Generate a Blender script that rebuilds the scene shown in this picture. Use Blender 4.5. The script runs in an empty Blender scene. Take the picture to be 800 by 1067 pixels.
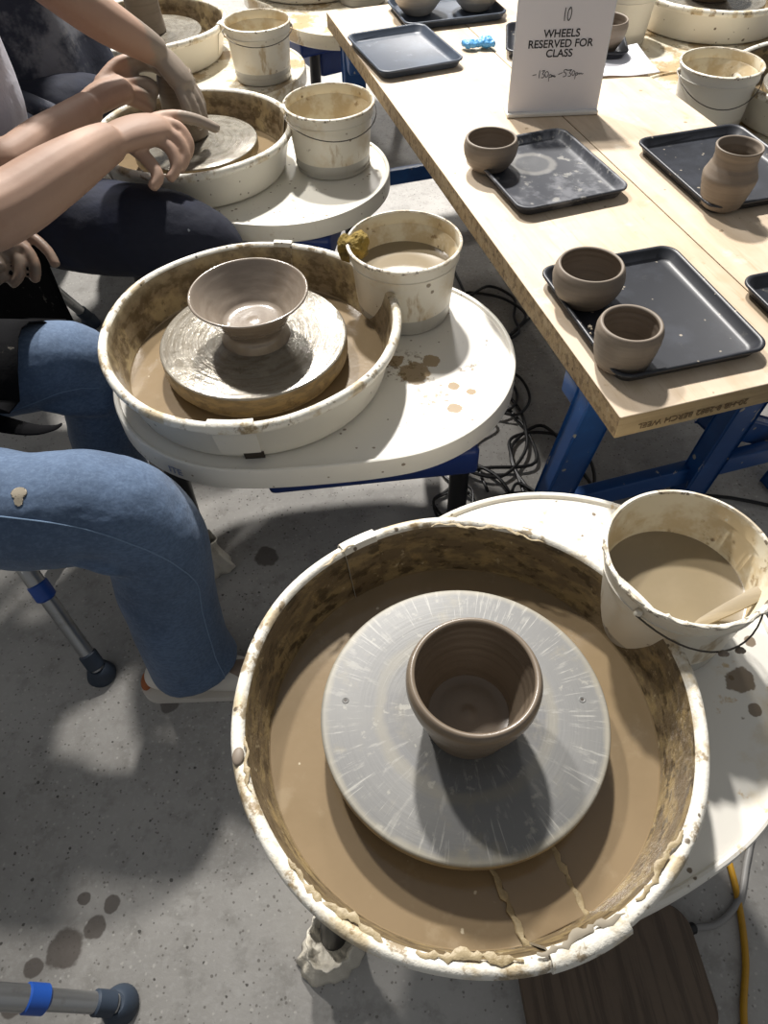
import bpy, bmesh, math, random
from mathutils import Vector, Matrix
from mathutils.bvhtree import BVHTree
random.seed(7)
PI = math.pi
col = bpy.context.scene.collection
sin, cos, rad = math.sin, math.cos, math.radians

# ------------------------------------------------------------------ materials
def lin(c):
    return tuple((x/12.92 if x <= .04045 else ((x+.055)/1.055)**2.4) for x in c)
def hexc(h):
    return lin(tuple(int(h[i:i+2], 16)/255 for i in (0, 2, 4)))

def mk(name, base, rough=.6, metal=0., layers=(), bump=(), spec=.5, trans=0., sheen=0., coat=0.):
    """layers: (kind, params, lo, hi, hexcolour, strength[, roughness])"""
    m = bpy.data.materials.new(name); m.use_nodes = True
    nt = m.node_tree; N = nt.nodes; L = nt.links
    for n in list(N): N.remove(n)
    out = N.new('ShaderNodeOutputMaterial'); b = N.new('ShaderNodeBsdfPrincipled')
    L.new(b.outputs[0], out.inputs[0])
    b.inputs['Metallic'].default_value = metal
    b.inputs['Specular IOR Level'].default_value = spec
    if coat: b.inputs['Coat Weight'].default_value = coat; b.inputs['Coat Roughness'].default_value = .12
    if trans: b.inputs['Transmission Weight'].default_value = trans
    if sheen: b.inputs['Sheen Weight'].default_value = sheen
    tc = N.new('ShaderNodeTexCoord').outputs['Object']
    def math_(op, a, c=None, d=None):
        n = N.new('ShaderNodeMath'); n.operation = op
        for i, v in enumerate((a, c, d)):
            if v is None: continue
            if isinstance(v, (int, float)): n.inputs[i].default_value = v
            else: L.new(v, n.inputs[i])
        return n.outputs[0]
    sep = N.new('ShaderNodeSeparateXYZ'); L.new(tc, sep.inputs[0])
    X, Y, Z = sep.outputs
    cache = {}
    def rlen():
        if 'r' not in cache:
            cache['r'] = math_('SQRT', math_('ADD', math_('MULTIPLY', X, X), math_('MULTIPLY', Y, Y)))
        return cache['r']
    def comb(a, c, d):
        n = N.new('ShaderNodeCombineXYZ')
        for i, v in enumerate((a, c, d)):
            if isinstance(v, (int, float)): n.inputs[i].default_value = v
            else: L.new(v, n.inputs[i])
        return n.outputs[0]
    def noise(vec, scale, detail=4, ro=.6, dist=0):
        n = N.new('ShaderNodeTexNoise'); L.new(vec, n.inputs['Vector'])
        n.inputs['Scale'].default_value = scale; n.inputs['Detail'].default_value = detail
        n.inputs['Roughness'].default_value = ro; n.inputs['Distortion'].default_value = dist
        return n.outputs['Fac']
    def off(seed):
        n = N.new('ShaderNodeVectorMath'); n.operation = 'ADD'; L.new(tc, n.inputs[0])
        n.inputs[1].default_value = (seed*3.7, seed*1.9, seed*5.3); return n.outputs[0]
    def scaled(v):
        n = N.new('ShaderNodeVectorMath'); n.operation = 'MULTIPLY'; L.new(tc, n.inputs[0])
        n.inputs[1].default_value = v; return n.outputs[0]
    def src(kind, p):
        if kind == 'noise': return noise(off(p[1] if isinstance(p, tuple) else 0), p[0] if isinstance(p, tuple) else p, 5, .65)
        if kind == 'stretch': return noise(scaled(p[0]), p[1], 4, .6)
        if kind == 'vor':
            n = N.new('ShaderNodeTexVoronoi'); L.new(off(p[1]), n.inputs['Vector']); n.inputs['Scale'].default_value = p[0]
            n.inputs['Randomness'].default_value = 1
            return math_('ADD', n.outputs['Distance'], math_('MULTIPLY', math_('SUBTRACT', noise(tc, p[0]*1.3), .5), .5))
        if kind == 'z': return math_('ADD', Z, math_('MULTIPLY', math_('SUBTRACT', noise(tc, p[0]), .5), p[1]))
        if kind == 'r': return math_('ADD', rlen(), math_('MULTIPLY', math_('SUBTRACT', noise(tc, p[0]), .5), p[1]))
        if kind == 'polar':   # p: around, outward, z scale
            r = math_('MAXIMUM', rlen(), .001)
            v = comb(math_('MULTIPLY', math_('DIVIDE', X, r), p[0]), math_('MULTIPLY', math_('DIVIDE', Y, r), p[0]),
                     math_('ADD', math_('MULTIPLY', r, p[1]), math_('MULTIPLY', Z, p[2])))
            return noise(v, 1., 5, .62)
        if kind == 'spots':   # p: list of (x,y,r), wobble, noise scale
            res = None
            nz = math_('MULTIPLY', math_('SUBTRACT', noise(tc, p[2], 3), .5), p[1])
            for (x, y, rr) in p[0]:
                dx = math_('SUBTRACT', X, x); dy = math_('SUBTRACT', Y, y)
                d = math_('DIVIDE', math_('SQRT', math_('ADD', math_('MULTIPLY', dx, dx), math_('MULTIPLY', dy, dy))), rr)
                res = d if res is None else math_('MINIMUM', res, d)
            return math_('ADD', res, nz)
    cur = N.new('ShaderNodeRGB'); cur.outputs[0].default_value = (*hexc(base), 1); cur = cur.outputs[0]
    rgh = rough
    for ly in layers:
        kind, p, lo, hi, c, st = ly[:6]
        s = src(kind, p)
        mr = N.new('ShaderNodeMapRange'); mr.interpolation_type = 'SMOOTHSTEP'; L.new(s, mr.inputs[0])
        a0, a1 = (lo, hi) if lo < hi else (hi, lo)
        mr.inputs[1].default_value = a0; mr.inputs[2].default_value = a1
        mr.inputs[3].default_value = 0 if lo < hi else st; mr.inputs[4].default_value = st if lo < hi else 0
        f = mr.outputs[0]
        if len(ly) > 7:    # mask by another source
            k2, p2, l2, h2 = ly[7]
            s2 = src(k2, p2); m2 = N.new('ShaderNodeMapRange'); m2.interpolation_type = 'SMOOTHSTEP'; L.new(s2, m2.inputs[0])
            b0, b1 = (l2, h2) if l2 < h2 else (h2, l2)
            m2.inputs[1].default_value = b0; m2.inputs[2].default_value = b1
            m2.inputs[3].default_value = 0 if l2 < h2 else 1; m2.inputs[4].default_value = 1 if l2 < h2 else 0
            f = math_('MULTIPLY', f, m2.outputs[0])
        mx = N.new('ShaderNodeMix'); mx.data_type = 'RGBA'; L.new(f, mx.inputs[0]); L.new(cur, mx.inputs[6])
        mx.inputs[7].default_value = (*hexc(c), 1); cur = mx.outputs[2]
        if len(ly) > 6 and ly[6] is not None:
            r0 = rgh
            rgh = math_('ADD', math_('MULTIPLY', f, ly[6]), math_('MULTIPLY', math_('SUBTRACT', 1., f), r0))
    L.new(cur, b.inputs['Base Color'])
    if isinstance(rgh, (int, float)): b.inputs['Roughness'].default_value = rgh
    else: L.new(rgh, b.inputs['Roughness'])
    last = None
    for (kind, p, strength, dist) in bump:
        bn = N.new('ShaderNodeBump'); bn.inputs['Strength'].default_value = strength; bn.inputs['Distance'].default_value = dist
        L.new(src(kind, p), bn.inputs['Height'])
        if last: L.new(last, bn.inputs['Normal'])
        last = bn.outputs[0]
    if last: L.new(last, b.inputs['Normal'])
    return m

M = {}
M['floor'] = mk('polished_concrete', 'aeaba6', .62, layers=[
    ('noise', (1.1, 1), .35, .7, '85827d', .8), ('noise', (5, 2), .45, .75, 'aaa8a3', .6),
    ('noise', (22, 3), .5, .68, '7d7a74', .45), ('noise', (90, 8), .5, .62, 'b0aeaa', .35),
    ('vor', (85, 0), .2, .1, '5f5b55', .7), ('vor', (38, 4), .09, .05, '3f3c38', .85), ('vor', (60, 7), .16, .08, 'c0bdb6', .6),
    ('spots', ([(-.555, .195, .032), (-.60, .170, .017), (-.51, .225, .02), (-.49, .26, .016), (-.54, .27, .012), (-.45, .62, .02), (-.28, .98, .03), (-.62, .12, .02)], .8, 30), 1.0, .8, '57504a', .85, .4)],
    bump=[('noise', (120, 1), .15, .002)])
M['white_tray'] = mk('stained_white_plastic', 'e4e0d4', .42, layers=[
    ('noise', (6, 1), .5, .8, 'c9b795', .4), ('noise', (45, 5), .66, .74, '8a7350', .85),
    ('vor', (38, 2), .13, .07, '6a5334', .9), ('noise', (14, 9), .62, .72, 'a08560', .6, .25)], coat=.15)
M['tray_two'] = mk('splattered_white_plastic', 'e6e2d8', .42, layers=[
    ('vor', (38, 2), .1, .05, '6a5334', .8),
    ('spots', ([(.30, -.06, .035), (.34, -.03, .02), (.27, -.02, .018), (.37, -.11, .012), (.40, -.13, .01), (.36, -.17, .014)], 1.1, 60), 1.0, .85, '8f7346', .85, .2),
    ('noise', (85, 5), .52, .6, '75603d', .85, None, ('spots', ([(.33, -.13, .05), (.28, -.04, .06), (.41, -.07, .03)], .6, 20), 1.0, .6)),
    ('noise', (5, 6), .6, .8, 'cdbf9f', .35)], coat=.15)
M['tray_one'] = mk('clay_marked_white_plastic', 'e4e0d6', .45, layers=[
    ('vor', (40, 2), .13, .06, '5f4b30', .9), ('noise', (28, 5), .6, .68, 'c2a672', .75), ('noise', (9, 2), .55, .7, 'cfbd98', .5),
    ('spots', ([(.36, -.16, .021), (.40, -.19, .013), (.34, -.20, .010), (.02, .29, .03), (.42, -.13, .01)], 1.2, 40), 1.0, .85, '6b5537', .85, .3)], coat=.1)
M['tray_wet'] = mk('wet_muddy_white_plastic', 'e0d8c4', .3, layers=[
    ('noise', (9, 3), .47, .6, 'a98b5c', .8, .12), ('noise', (40, 3), .6, .7, '6e5638', .7, .2)], coat=.3)
M['pan_out'] = mk('cream_white_plastic', 'e0dcd1', .4, layers=[
    ('vor', (26, 3), .1, .05, '54432b', .9), ('noise', (5, 2), .55, .8, 'c9bea2', .5), ('noise', (70, 4), .7, .75, '6a5334', .8)], coat=.2)
M['pan_rim'] = mk('clay_crusted_rim', 'e6e2d6', .45, layers=[
    ('noise', (13, 1), .5, .62, 'b59f74', .75), ('noise', (34, 4), .55, .64, '86704c', .8, .3), ('noise', (8, 7), .6, .75, 'ece8de', .6), ('vor', (45, 2), .14, .06, '4b3b25', .9)],
    bump=[('noise', (60, 2), .5, .004)])
M['pan_in'] = mk('mud_caked_pan_wall', '6a5b44', .38, layers=[
    ('polar', (5, 30, 40), .45, .62, '93805a', .8), ('polar', (9, 8, 70), .52, .62, '3f3322', .85, .3),
    ('noise', (18, 2), .56, .7, 'a58e60', .7, .3), ('noise', (50, 5), .62, .7, 'cbbd9a', .6), ('polar', (30, 20, 12), .62, .7, '3c3122', .5)],
    bump=[('noise', (45, 1), .5, .005), ('polar', (8, 8, 80), .4, .004)])
M['pan_in_pale'] = mk('mud_washed_pan_wall', '8a7a60', .4, layers=[
    ('polar', (7, 9, 50), .42, .56, '5f5038', .9, .3), ('noise', (11, 2), .48, .62, 'b7a47c', .75), ('noise', (30, 5), .55, .64, '584831', .75), ('z', (25, .06), .52, .56, 'c9bda0', .5)],
    bump=[('noise', (45, 1), .4, .004)])
M['slip'] = mk('wet_clay_slip', '86745a', .16, layers=[
    ('noise', (4, 1), .4, .7, '7b6a50', .7), ('noise', (15, 3), .55, .7, '94846b', .6), ('vor', (30, 5), .07, .03, 'c8bda4', .8)], bump=[('noise', (6, 1), .12, .01)], spec=.5, coat=.25)
M['slip_light'] = mk('milky_clay_slip', '84775f', .25, layers=[('noise', (8, 1), .45, .7, '90836b', .6)], coat=.05)
M['head'] = mk('grey_wheel_head', '63625f', .5, .0, layers=[
    ('r', (30, .012), .072, .092, '6a6a6a', .8), ('r', (18, .02), .094, .104, '8f8a7b', .5), ('r', (18, .02), .108, .118, '737372', .9),
    ('polar', (14, 30, 0), .55, .68, '9c9a93', .5), ('polar', (40, 14, 0), .56, .66, 'b4b2aa', .6, None, ('r', (20, .02), .125, .14)),
    ('r', (40, .01), .166, .174, 'a39c8a', .6), ('noise', (14, 3), .55, .72, '8f8874', .55), ('noise', (9, 6), .45, .65, '7b7a76', .5), ('stretch', ((1, 1, 1), 55), .62, .7, 'a5a297', .5)],
    bump=[('polar', (1, 220, 0), .25, .0012), ('noise', (90, 2), .12, .001)])
M['head_wet'] = mk('wet_wheel_head', '8f897d', .2, .3, layers=[
    ('polar', (2, 90, 0), .45, .6, '756c5c', .6), ('noise', (20, 2), .5, .65, 'a8a294', .6), ('noise', (45, 4), .6, .7, '5d5445', .5)],
    bump=[('polar', (1.5, 130, 0), .45, .003), ('noise', (40, 2), .4, .003)], coat=.5)
M['head_edge'] = mk('clay_coated_head_edge', '7d6f55', .38, layers=[('polar', (5, 5, 90), .45, .6, '9d8a64', .7), ('noise', (30, 2), .55, .65, '5c4e38', .6)], bump=[('noise', (50, 1), .4, .003)])
M['cream'] = mk('cream_clay_crust', 'a09070', .5, layers=[('noise', (40, 2), .5, .6, '7c6a48', .6)], bump=[('noise', (60, 1), .6, .004)])
M['clay'] = mk('wet_grey_brown_clay', '776a5b', .34, layers=[
    ('stretch', ((3, 3, 90), 1.5), .45, .65, '6a5d4e', .7), ('noise', (10, 2), .5, .75, '857867', .5)],
    bump=[('stretch', ((2, 2, 170), 1), .15, .002), ('noise', (120, 3), .06, .001)], coat=.15)
M['clay_dry'] = mk('firm_grey_brown_clay', '7c7063', .58, layers=[
    ('stretch', ((3, 3, 90), 1.5), .45, .65, '6e6356', .7), ('noise', (14, 2), .5, .75, '8b8073', .5)],
    bump=[('stretch', ((2, 2, 150), 1), .18, .002)])
M['clay_shine'] = mk('glossy_wet_clay', '83776a', .24, layers=[('polar', (1.2, 70, 20), .42, .62, '94897c', .6), ('noise', (8, 2), .5, .7, '6f6456', .5)],
    bump=[('polar', (1, 90, 30), .2, .002)], coat=.5)
M['clay_pale'] = mk('pale_grey_clay', 'a8a196', .5, layers=[('stretch', ((3, 3, 60), 1.5), .45, .65, '958d80', .6)], bump=[('stretch', ((2, 2, 120), 1), .25, .003)])
M['bucket'] = mk('stained_white_bucket', 'ddd7c8', .42, layers=[
    ('noise', (10, 2), .5, .72, 'c5ae82', .55), ('stretch', ((30, 30, 9), 1), .6, .7, 'a48a5c', .7),
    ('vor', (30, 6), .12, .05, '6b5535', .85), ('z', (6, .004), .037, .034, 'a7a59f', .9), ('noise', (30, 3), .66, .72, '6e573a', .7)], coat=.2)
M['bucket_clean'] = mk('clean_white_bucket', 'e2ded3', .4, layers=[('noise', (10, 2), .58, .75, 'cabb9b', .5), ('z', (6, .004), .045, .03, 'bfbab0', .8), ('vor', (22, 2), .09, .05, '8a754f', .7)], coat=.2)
M['bucket_in'] = mk('muddy_bucket_inside', 'd0c7b0', .45, layers=[
    ('noise', (9, 5), .47, .62, 'a98d5b', .6), ('noise', (24, 8), .6, .68, '7a603a', .75), ('vor', (32, 4), .14, .06, '5f4a2f', .9)])
M['bucket_rim'] = mk('crusted_bucket_rim', 'e2dccd', .45, layers=[('noise', (28, 3), .5, .6, '9a8563', .6), ('noise', (60, 1), .58, .64, '54452f', .85)], bump=[('noise', (80, 1), .5, .004)])
M['wire'] = mk('dark_wire', '55504a', .4, .7)
M['ply'] = mk('plywood_face', 'd0bca3', .6, layers=[
    ('stretch', ((14, 1.6, 1), 2.2), .4, .65, 'c0a98b', .65), ('noise', (3, 2), .45, .7, 'ddceb8', .6), ('stretch', ((60, 4, 1), 2), .58, .7, 'b39a74', .4),
    ('noise', (30, 5), .62, .72, 'a68d68', .45), ('vor', (18, 3), .05, .02, '7d6548', .7), ('vor', (9, 6), .2, .05, 'bba888', .5), ('noise', (12, 8), .58, .7, 'e3d8c4', .6)],
    bump=[('stretch', ((50, 4, 1), 2), .1, .002)])
M['ply_edge'] = mk('rough_board_edge', '96805f', .8, layers=[
    ('noise', (60, 2), .48, .6, '6f5b41', .8), ('noise', (22, 3), .5, .65, 'ad9a7a', .6), ('vor', (60, 1), .2, .1, '51422f', .7)], bump=[('noise', (80, 1), .8, .006)])
M['ply_end'] = mk('smooth_board_end', 'a18c68', .7, layers=[('stretch', ((3, 3, 40), 2), .45, .6, '8b7655', .6), ('noise', (20, 3), .5, .7, 'b29e7c', .5)])
M['ink'] = mk('faded_ink', '66543c', .8)
M['black_ink'] = mk('black_ink', '26262a', .7)
M['grey_ink'] = mk('marker_ink', '45454b', .7)
M['blue_ink'] = mk('pale_blue_print', '8c95b0', .6)
M['blue_steel'] = mk('blue_painted_steel', '17457f', .42, layers=[('noise', (14, 2), .45, .7, '1f5596', .6), ('stretch', ((40, 40, 8), 1), .66, .72, 'b9b4a2', .85), ('vor', (26, 3), .12, .06, 'b0a88c', .8)])
M['blue_body'] = mk('deep_blue_housing', '16306e', .4, layers=[('noise', (12, 2), .5, .7, '203d80', .6), ('vor', (22, 5), .07, .03, '9a937c', .7)])
M['black_metal'] = mk('black_coated_tube', '1b1b1d', .45, layers=[('noise', (18, 2), .6, .72, '4a453d', .6)])
M['grey_metal'] = mk('grey_metal_tube', '3d3d3e', .45, .3)
M['tray_black'] = mk('black_plastic_tray', '23252b', .42, layers=[('noise', (9, 2), .5, .72, '383b43', .6), ('vor', (40, 3), .1, .04, 'a79d8d', .8), ('noise', (30, 6), .62, .72, '565550', .5)])
M['tray_dusty'] = mk('dusty_black_tray', '2b2e36', .5, layers=[
    ('noise', (14, 2), .47, .62, '6f7075', .7), ('noise', (30, 5), .58, .66, '97958f', .65),
    ('spots', ([(0, .05, .05)], .3, 30), 1.15, .95, '8d8b86', .55), ('spots', ([(0, .05, .042)], .3, 30), 1.0, .8, '3a3d44', .7)])
M['tray_blue'] = mk('slate_blue_tray', '3b4350', .42, layers=[('noise', (8, 2), .45, .7, '4f5a68', .7), ('noise', (34, 5), .6, .7, '7b828a', .45)])
M['crumb'] = mk('dry_clay_crumbs', 'b9ae9b', .8)
M['paper'] = mk('white_paper', 'e6e5ea', .7)
M['acrylic'] = mk('clear_acrylic', 'dfe3ea', .15, trans=.0, spec=.6)
M['acrylic_base'] = mk('frosted_acrylic_foot', 'e8e6e0', .2, coat=.3)
M['glove'] = mk('blue_nitrile', '4d97cf', .45, layers=[('noise', (30, 2), .45, .65, '74b4df', .6)])
M['sponge'] = mk('olive_sponge', '8a7433', .85, layers=[('noise', (40, 2), .5, .62, '463818', .8), ('noise', (22, 5), .55, .68, '8d7639', .6)], bump=[('noise', (70, 1), 1., .008)])
M['wood_tool'] = mk('clay_smeared_wood', '998a6e', .5, layers=[('stretch', ((10, 80, 10), 1), .45, .6, '84765b', .6)])
M['denim'] = mk('blue_denim', '43566f', .85, layers=[
    ('noise', (3.2, 2), .4, .68, '5c7290', .7), ('stretch', ((40, 90, 160), 2), .42, .6, '3a4d68', .5), ('noise', (9, 6), .5, .72, '2f4059', .5),
    ('noise', (160, 3), .5, .6, '667a94', .25)], bump=[('noise', (420, 1), .2, .001), ('noise', (7, 2), .35, .012)], sheen=.15)
M['denim_thread'] = mk('pale_denim_seam', '6f859f', .9)
M['clay_spot'] = mk('dried_clay_blotch', '8d8474', .8)
M['navy'] = mk('navy_cotton', '0b1124', .85, layers=[('noise', (4, 2), .45, .7, '121c38', .7), ('vor', (16, 3), .05, .02, '9aa0a8', .7)], bump=[('noise', (8, 2), .35, .012)])
M['apron_grey'] = mk('clay_dusted_apron', '272c3c', .85, layers=[('noise', (6, 2), .48, .64, '7e8088', .8), ('noise', (16, 5), .56, .7, '8c8b8a', .5)], bump=[('noise', (9, 2), .4, .012)])
M['black_cloth'] = mk('black_apron_cloth', '0d0d0f', .95, layers=[('noise', (30, 2), .64, .7, '6a665e', .5)], bump=[('noise', (12, 2), .4, .01)], spec=.1)
M['white_shirt'] = mk('white_cotton', 'c9cad6', .85, bump=[('noise', (7, 2), .5, .015)])
M['grey_shirt'] = mk('grey_cotton', '9a9ca2', .85, bump=[('noise', (7, 2), .4, .012)])
M['skin'] = mk('tanned_skin', 'b08468', .5, layers=[('noise', (7, 2), .45, .7, 'a0735a', .6), ('noise', (50, 4), .5, .7, 'ba9077', .35)], bump=[('noise', (90, 1), .12, .002)])
M['skin_clay'] = mk('clay_smeared_skin', '8d7565', .45, layers=[('noise', (14, 2), .42, .58, '7f7468', .75, .35), ('noise', (30, 5), .55, .7, 'a3846c', .5)], bump=[('noise', (70, 1), .2, .002)])
M['skin_arm'] = mk('arm_skin_with_wet_clay_hand', 'a88a77', .62, layers=[('noise', (6, 2), .45, .7, '9b7864', .6), ('spots', ([(-.365, 1.79, .085), (-.525, 1.965, .06), (-.44, 1.93, .075)], .5, 30), 1.05, .8, '8d8377', .9, .3)], bump=[('noise', (90, 1), .12, .002)])
M['hair'] = mk('dark_hair', '241a14', .6, bump=[('stretch', ((60, 60, 8), 1), .5, .005)])
M['shoe'] = mk('off_white_shoe', 'd8d2c8', .6)
M['sole'] = mk('tan_rubber_sole', 'a45f35', .7)
M['black_shoe'] = mk('black_shoe_leather', '121214', .5)
M['alu'] = mk('brushed_aluminium', 'a7a8a8', .32, .85, layers=[('noise', (30, 2), .55, .7, '8d8a84', .5)])
M['blue_plastic'] = mk('blue_plastic', '1e4da0', .4)
M['rubber_blue'] = mk('grey_blue_rubber', '2b3644', .6)
M['white_plastic'] = mk('white_moulded_plastic', 'dfdfde', .4)
M['bag'] = mk('crumpled_pale_cloth', 'cfc9bb', .55, layers=[('noise', (14, 2), .5, .7, 'a79d87', .6)], bump=[('noise', (22, 1), .7, .012)])
M['pedal'] = mk('worn_brown_wood', '6a5a4a', .65, layers=[('stretch', ((60, 3, 3), 1.5), .45, .6, '4a3d31', .7), ('stretch', ((90, 5, 5), 2), .6, .7, '6e6152', .5), ('noise', (8, 3), .5, .7, '5a4e41', .5)], bump=[('stretch', ((60, 3, 3), 1.5), .4, .003)])
M['black_rubber'] = mk('black_cable_rubber', '0e0e10', .45)
M['grey_rubber'] = mk('grey_cable_rubber', '8d8b88', .5)
M['yellow_rubber'] = mk('yellow_cable_rubber', 'b98a1c', .45, layers=[('noise', (20, 2), .5, .7, '8f6d1e', .5)])
M['black_void'] = mk('painted_hole_shade', '30261b', .5)  # dark colour painted in for the shade inside pin holes and drain gap

# ------------------------------------------------------------------ mesh helpers
def link(name, me, mats, parent=None, loc=None, rotz=0, smooth=True):
    o = bpy.data.objects.new(name, me)
    for m in (mats if isinstance(mats, (list, tuple)) else [mats]): me.materials.append(M[m])
    if smooth:
        for p in me.polygons: p.use_smooth = True
    col.objects.link(o)
    if parent: o.parent = parent
    if loc is not None: o.location = loc
    if rotz: o.rotation_euler = (0, 0, rotz)
    return o
def bm2me(bm, name='m', sharp=None):
    bmesh.ops.recalc_face_normals(bm, faces=bm.faces)
    if sharp:
        for e in bm.edges:
            if len(e.link_faces) == 2 and e.calc_face_angle(0) > rad(sharp): e.smooth = False
    me = bpy.data.meshes.new(name); bm.to_mesh(me); bm.free(); return me
def obj(name, bm, mats, parent=None, loc=None, rotz=0, smooth=True, sharp=38):
    return link(name, bm2me(bm, name, sharp), mats, parent, loc, rotz, smooth)
def thing(name, label, cat, loc=(0, 0, 0), rotz=0, group=None):
    o = bpy.data.objects.new(name, None); col.objects.link(o)
    o.location = loc; o.rotation_euler = (0, 0, rotz); o.empty_display_size = .05
    return tag(o, label, cat, group)
def tag(o, label, cat, group=None):
    o['label'] = label; o['category'] = cat
    if group: o['group'] = group
    return o

def lathe(bm, prof, segs=72, center=(0, 0), mi=0, a0=0, a1=2*PI, warp=None):
    """prof: list of (r,z[,mat]) ; r=0 closes"""
    full = abs(a1-a0-2*PI) < 1e-6
    n = segs if full else segs+1
    rings = []
    for pt in prof:
        r, z = pt[0], pt[1]
        if r <= 1e-6: rings.append([bm.verts.new((center[0], center[1], z))]); continue
        ring = []
        for i in range(n):
            a = a0+(a1-a0)*i/segs
            rr, zz = (r, z) if warp is None else warp(a, r, z)
            ring.append(bm.verts.new((center[0]+rr*cos(a), center[1]+rr*sin(a), zz)))
        rings.append(ring)
    for k in range(len(prof)-1):
        A, B = rings[k], rings[k+1]; m = prof[k+1][2] if len(prof[k+1]) > 2 else mi
        for i in range(segs):
            j = (i+1) % n
            if len(A) == 1 and len(B) == 1: continue
            if len(A) == 1: f = bm.faces.new((A[0], B[i], B[j]))
            elif len(B) == 1: f = bm.faces.new((A[i], B[0], A[j]))
            else: f = bm.faces.new((A[i], B[i], B[j], A[j]))
            f.material_index = m
    return rings
def box(bm, x0, x1, y0, y1, z0, z1, bev=0, mi=0, mat=None):
    r = bmesh.ops.create_cube(bm, size=1)
    vs = r['verts']
    for v in vs:
        v.co = Vector((x0+(v.co.x+.5)*(x1-x0), y0+(v.co.y+.5)*(y1-y0), z0+(v.co.z+.5)*(z1-z0)))
        if mat: v.co = mat @ v.co
    fs = set(f for v in vs for f in v.link_faces)
    for f in fs: f.material_index = mi
    if bev:
        es = list(set(e for v in vs for e in v.link_edges))
        bmesh.ops.bevel(bm, geom=es, offset=bev, segments=3, affect='EDGES', profile=.5)
def cr(pts, n=8):
    """catmull-rom through tuples of any dimension"""
    P = [tuple(p) for p in pts]
    P = [P[0]]+P+[P[-1]]; out = []
    for i in range(1, len(P)-2):
        for k in range(n):
            t = k/n
            out.append(tuple(.5*((2*b)+(-a+c)*t+(2*a-5*b+4*c-d)*t*t+(-a+3*b-3*c+d)*t**3) for a, b, c, d in zip(P[i-1], P[i], P[i+1], P[i+2])))
    out.append(P[-2]); return out
def tube(bm, pts, r=None, segs=12, mi=0, n=0, flat=1., up=None):
    """pts (x,y,z[,r]); closed tapered tube; flat = ratio of second axis"""
    P = [tuple(p)+((r,) if len(p) == 3 else ()) for p in pts]
    if n: P = cr(P, n)
    V = [Vector(p[:3]) for p in P]
    t0 = (V[1]-V[0]).normalized()
    ref = Vector(up) if up else (Vector((0, 0, 1)) if abs(t0.z) < .9 else Vector((1, 0, 0)))
    nrm = (ref-t0*ref.dot(t0)).normalized()
    rings = []
    for i, p in enumerate(P):
        t = (V[min(i+1, len(V)-1)]-V[max(i-1, 0)]).normalized()
        nrm = (nrm-t*nrm.dot(t)).normalized(); b = t.cross(nrm)
        rings.append([bm.verts.new(V[i]+nrm*(p[3]*flat*cos(2*PI*k/segs))+b*(p[3]*sin(2*PI*k/segs))) for k in range(segs)])
    for A, B in zip(rings, rings[1:]):
        for k in range(segs):
            f = bm.faces.new((A[k], A[(k+1) % segs], B[(k+1) % segs], B[k])); f.material_index = mi
    for ring, v, s in ((rings[0], V[0]-(V[1]-V[0]).normalized()*P[0][3]*.45, -1), (rings[-1], V[-1]+(V[-1]-V[-2]).normalized()*P[-1][3]*.45, 1)):
        mid = []
        c = Vector(v); base = sum((q.co for q in ring), Vector())/segs
        r2 = [bm.verts.new(base+(q.co-base)*.62+(c-base)*.75) for q in ring]
        cv = bm.verts.new(c)
        for k in range(segs):
            j = (k+1) % segs
            f = bm.faces.new((ring[k], r2[k], r2[j], ring[j])); f.material_index = mi
            f = bm.faces.new((r2[k], cv, r2[j])); f.material_index = mi
def ell(bm, c, r, rot=None, seg=20):
    res = bmesh.ops.create_uvsphere(bm, u_segments=seg, v_segments=seg*2//3, radius=1)
    m = Matrix.Translation(c) @ (rot.to_4x4() if rot else Matrix()) @ Matrix.Diagonal((*r, 1))
    bmesh.ops.transform(bm, matrix=m, verts=res['verts'])
def fuse(bm, voxel=.004, smooth=6, fac=.5, displace=None):
    """overlapping closed shapes -> one continuous surface"""
    bmesh.ops.recalc_face_normals(bm, faces=bm.faces)
    me = bpy.data.meshes.new('tmp'); bm.to_mesh(me); bm.free()
    o = bpy.data.objects.new('tmp', me); col.objects.link(o)
    r = o.modifiers.new('r', 'REMESH'); r.mode = 'VOXEL'; r.voxel_size = voxel
    s = o.modifiers.new('s', 'SMOOTH'); s.iterations = smooth; s.factor = fac
    if displace:
        t = bpy.data.textures.new('t', 'CLOUDS'); t.noise_scale = displace[0]; t.noise_depth = 3
        d = o.modifiers.new('d', 'DISPLACE'); d.texture = t; d.strength = displace[1]; d.texture_coords = 'LOCAL'
    dg = bpy.context.evaluated_depsgraph_get(); dg.update()
    m2 = bpy.data.meshes.new_from_object(o.evaluated_get(dg))
    bpy.data.objects.remove(o); bpy.data.meshes.remove(me)
    return m2
def text_mesh(body, size, mats, parent, name, mw, bold=0.):
    cu = bpy.data.curves.new('txt', 'FONT'); cu.body = body; cu.size = size; cu.align_x = 'CENTER'; cu.align_y = 'CENTER'
    cu.extrude = .0003; cu.offset = bold
    o = bpy.data.objects.new('t', cu); col.objects.link(o)
    dg = bpy.context.evaluated_depsgraph_get(); dg.update()
    me = bpy.data.meshes.new_from_object(o.evaluated_get(dg)); me.materials.clear(); me.transform(mw)
    bpy.data.objects.remove(o)
    return link(name, me, mats, parent, smooth=False)

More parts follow.
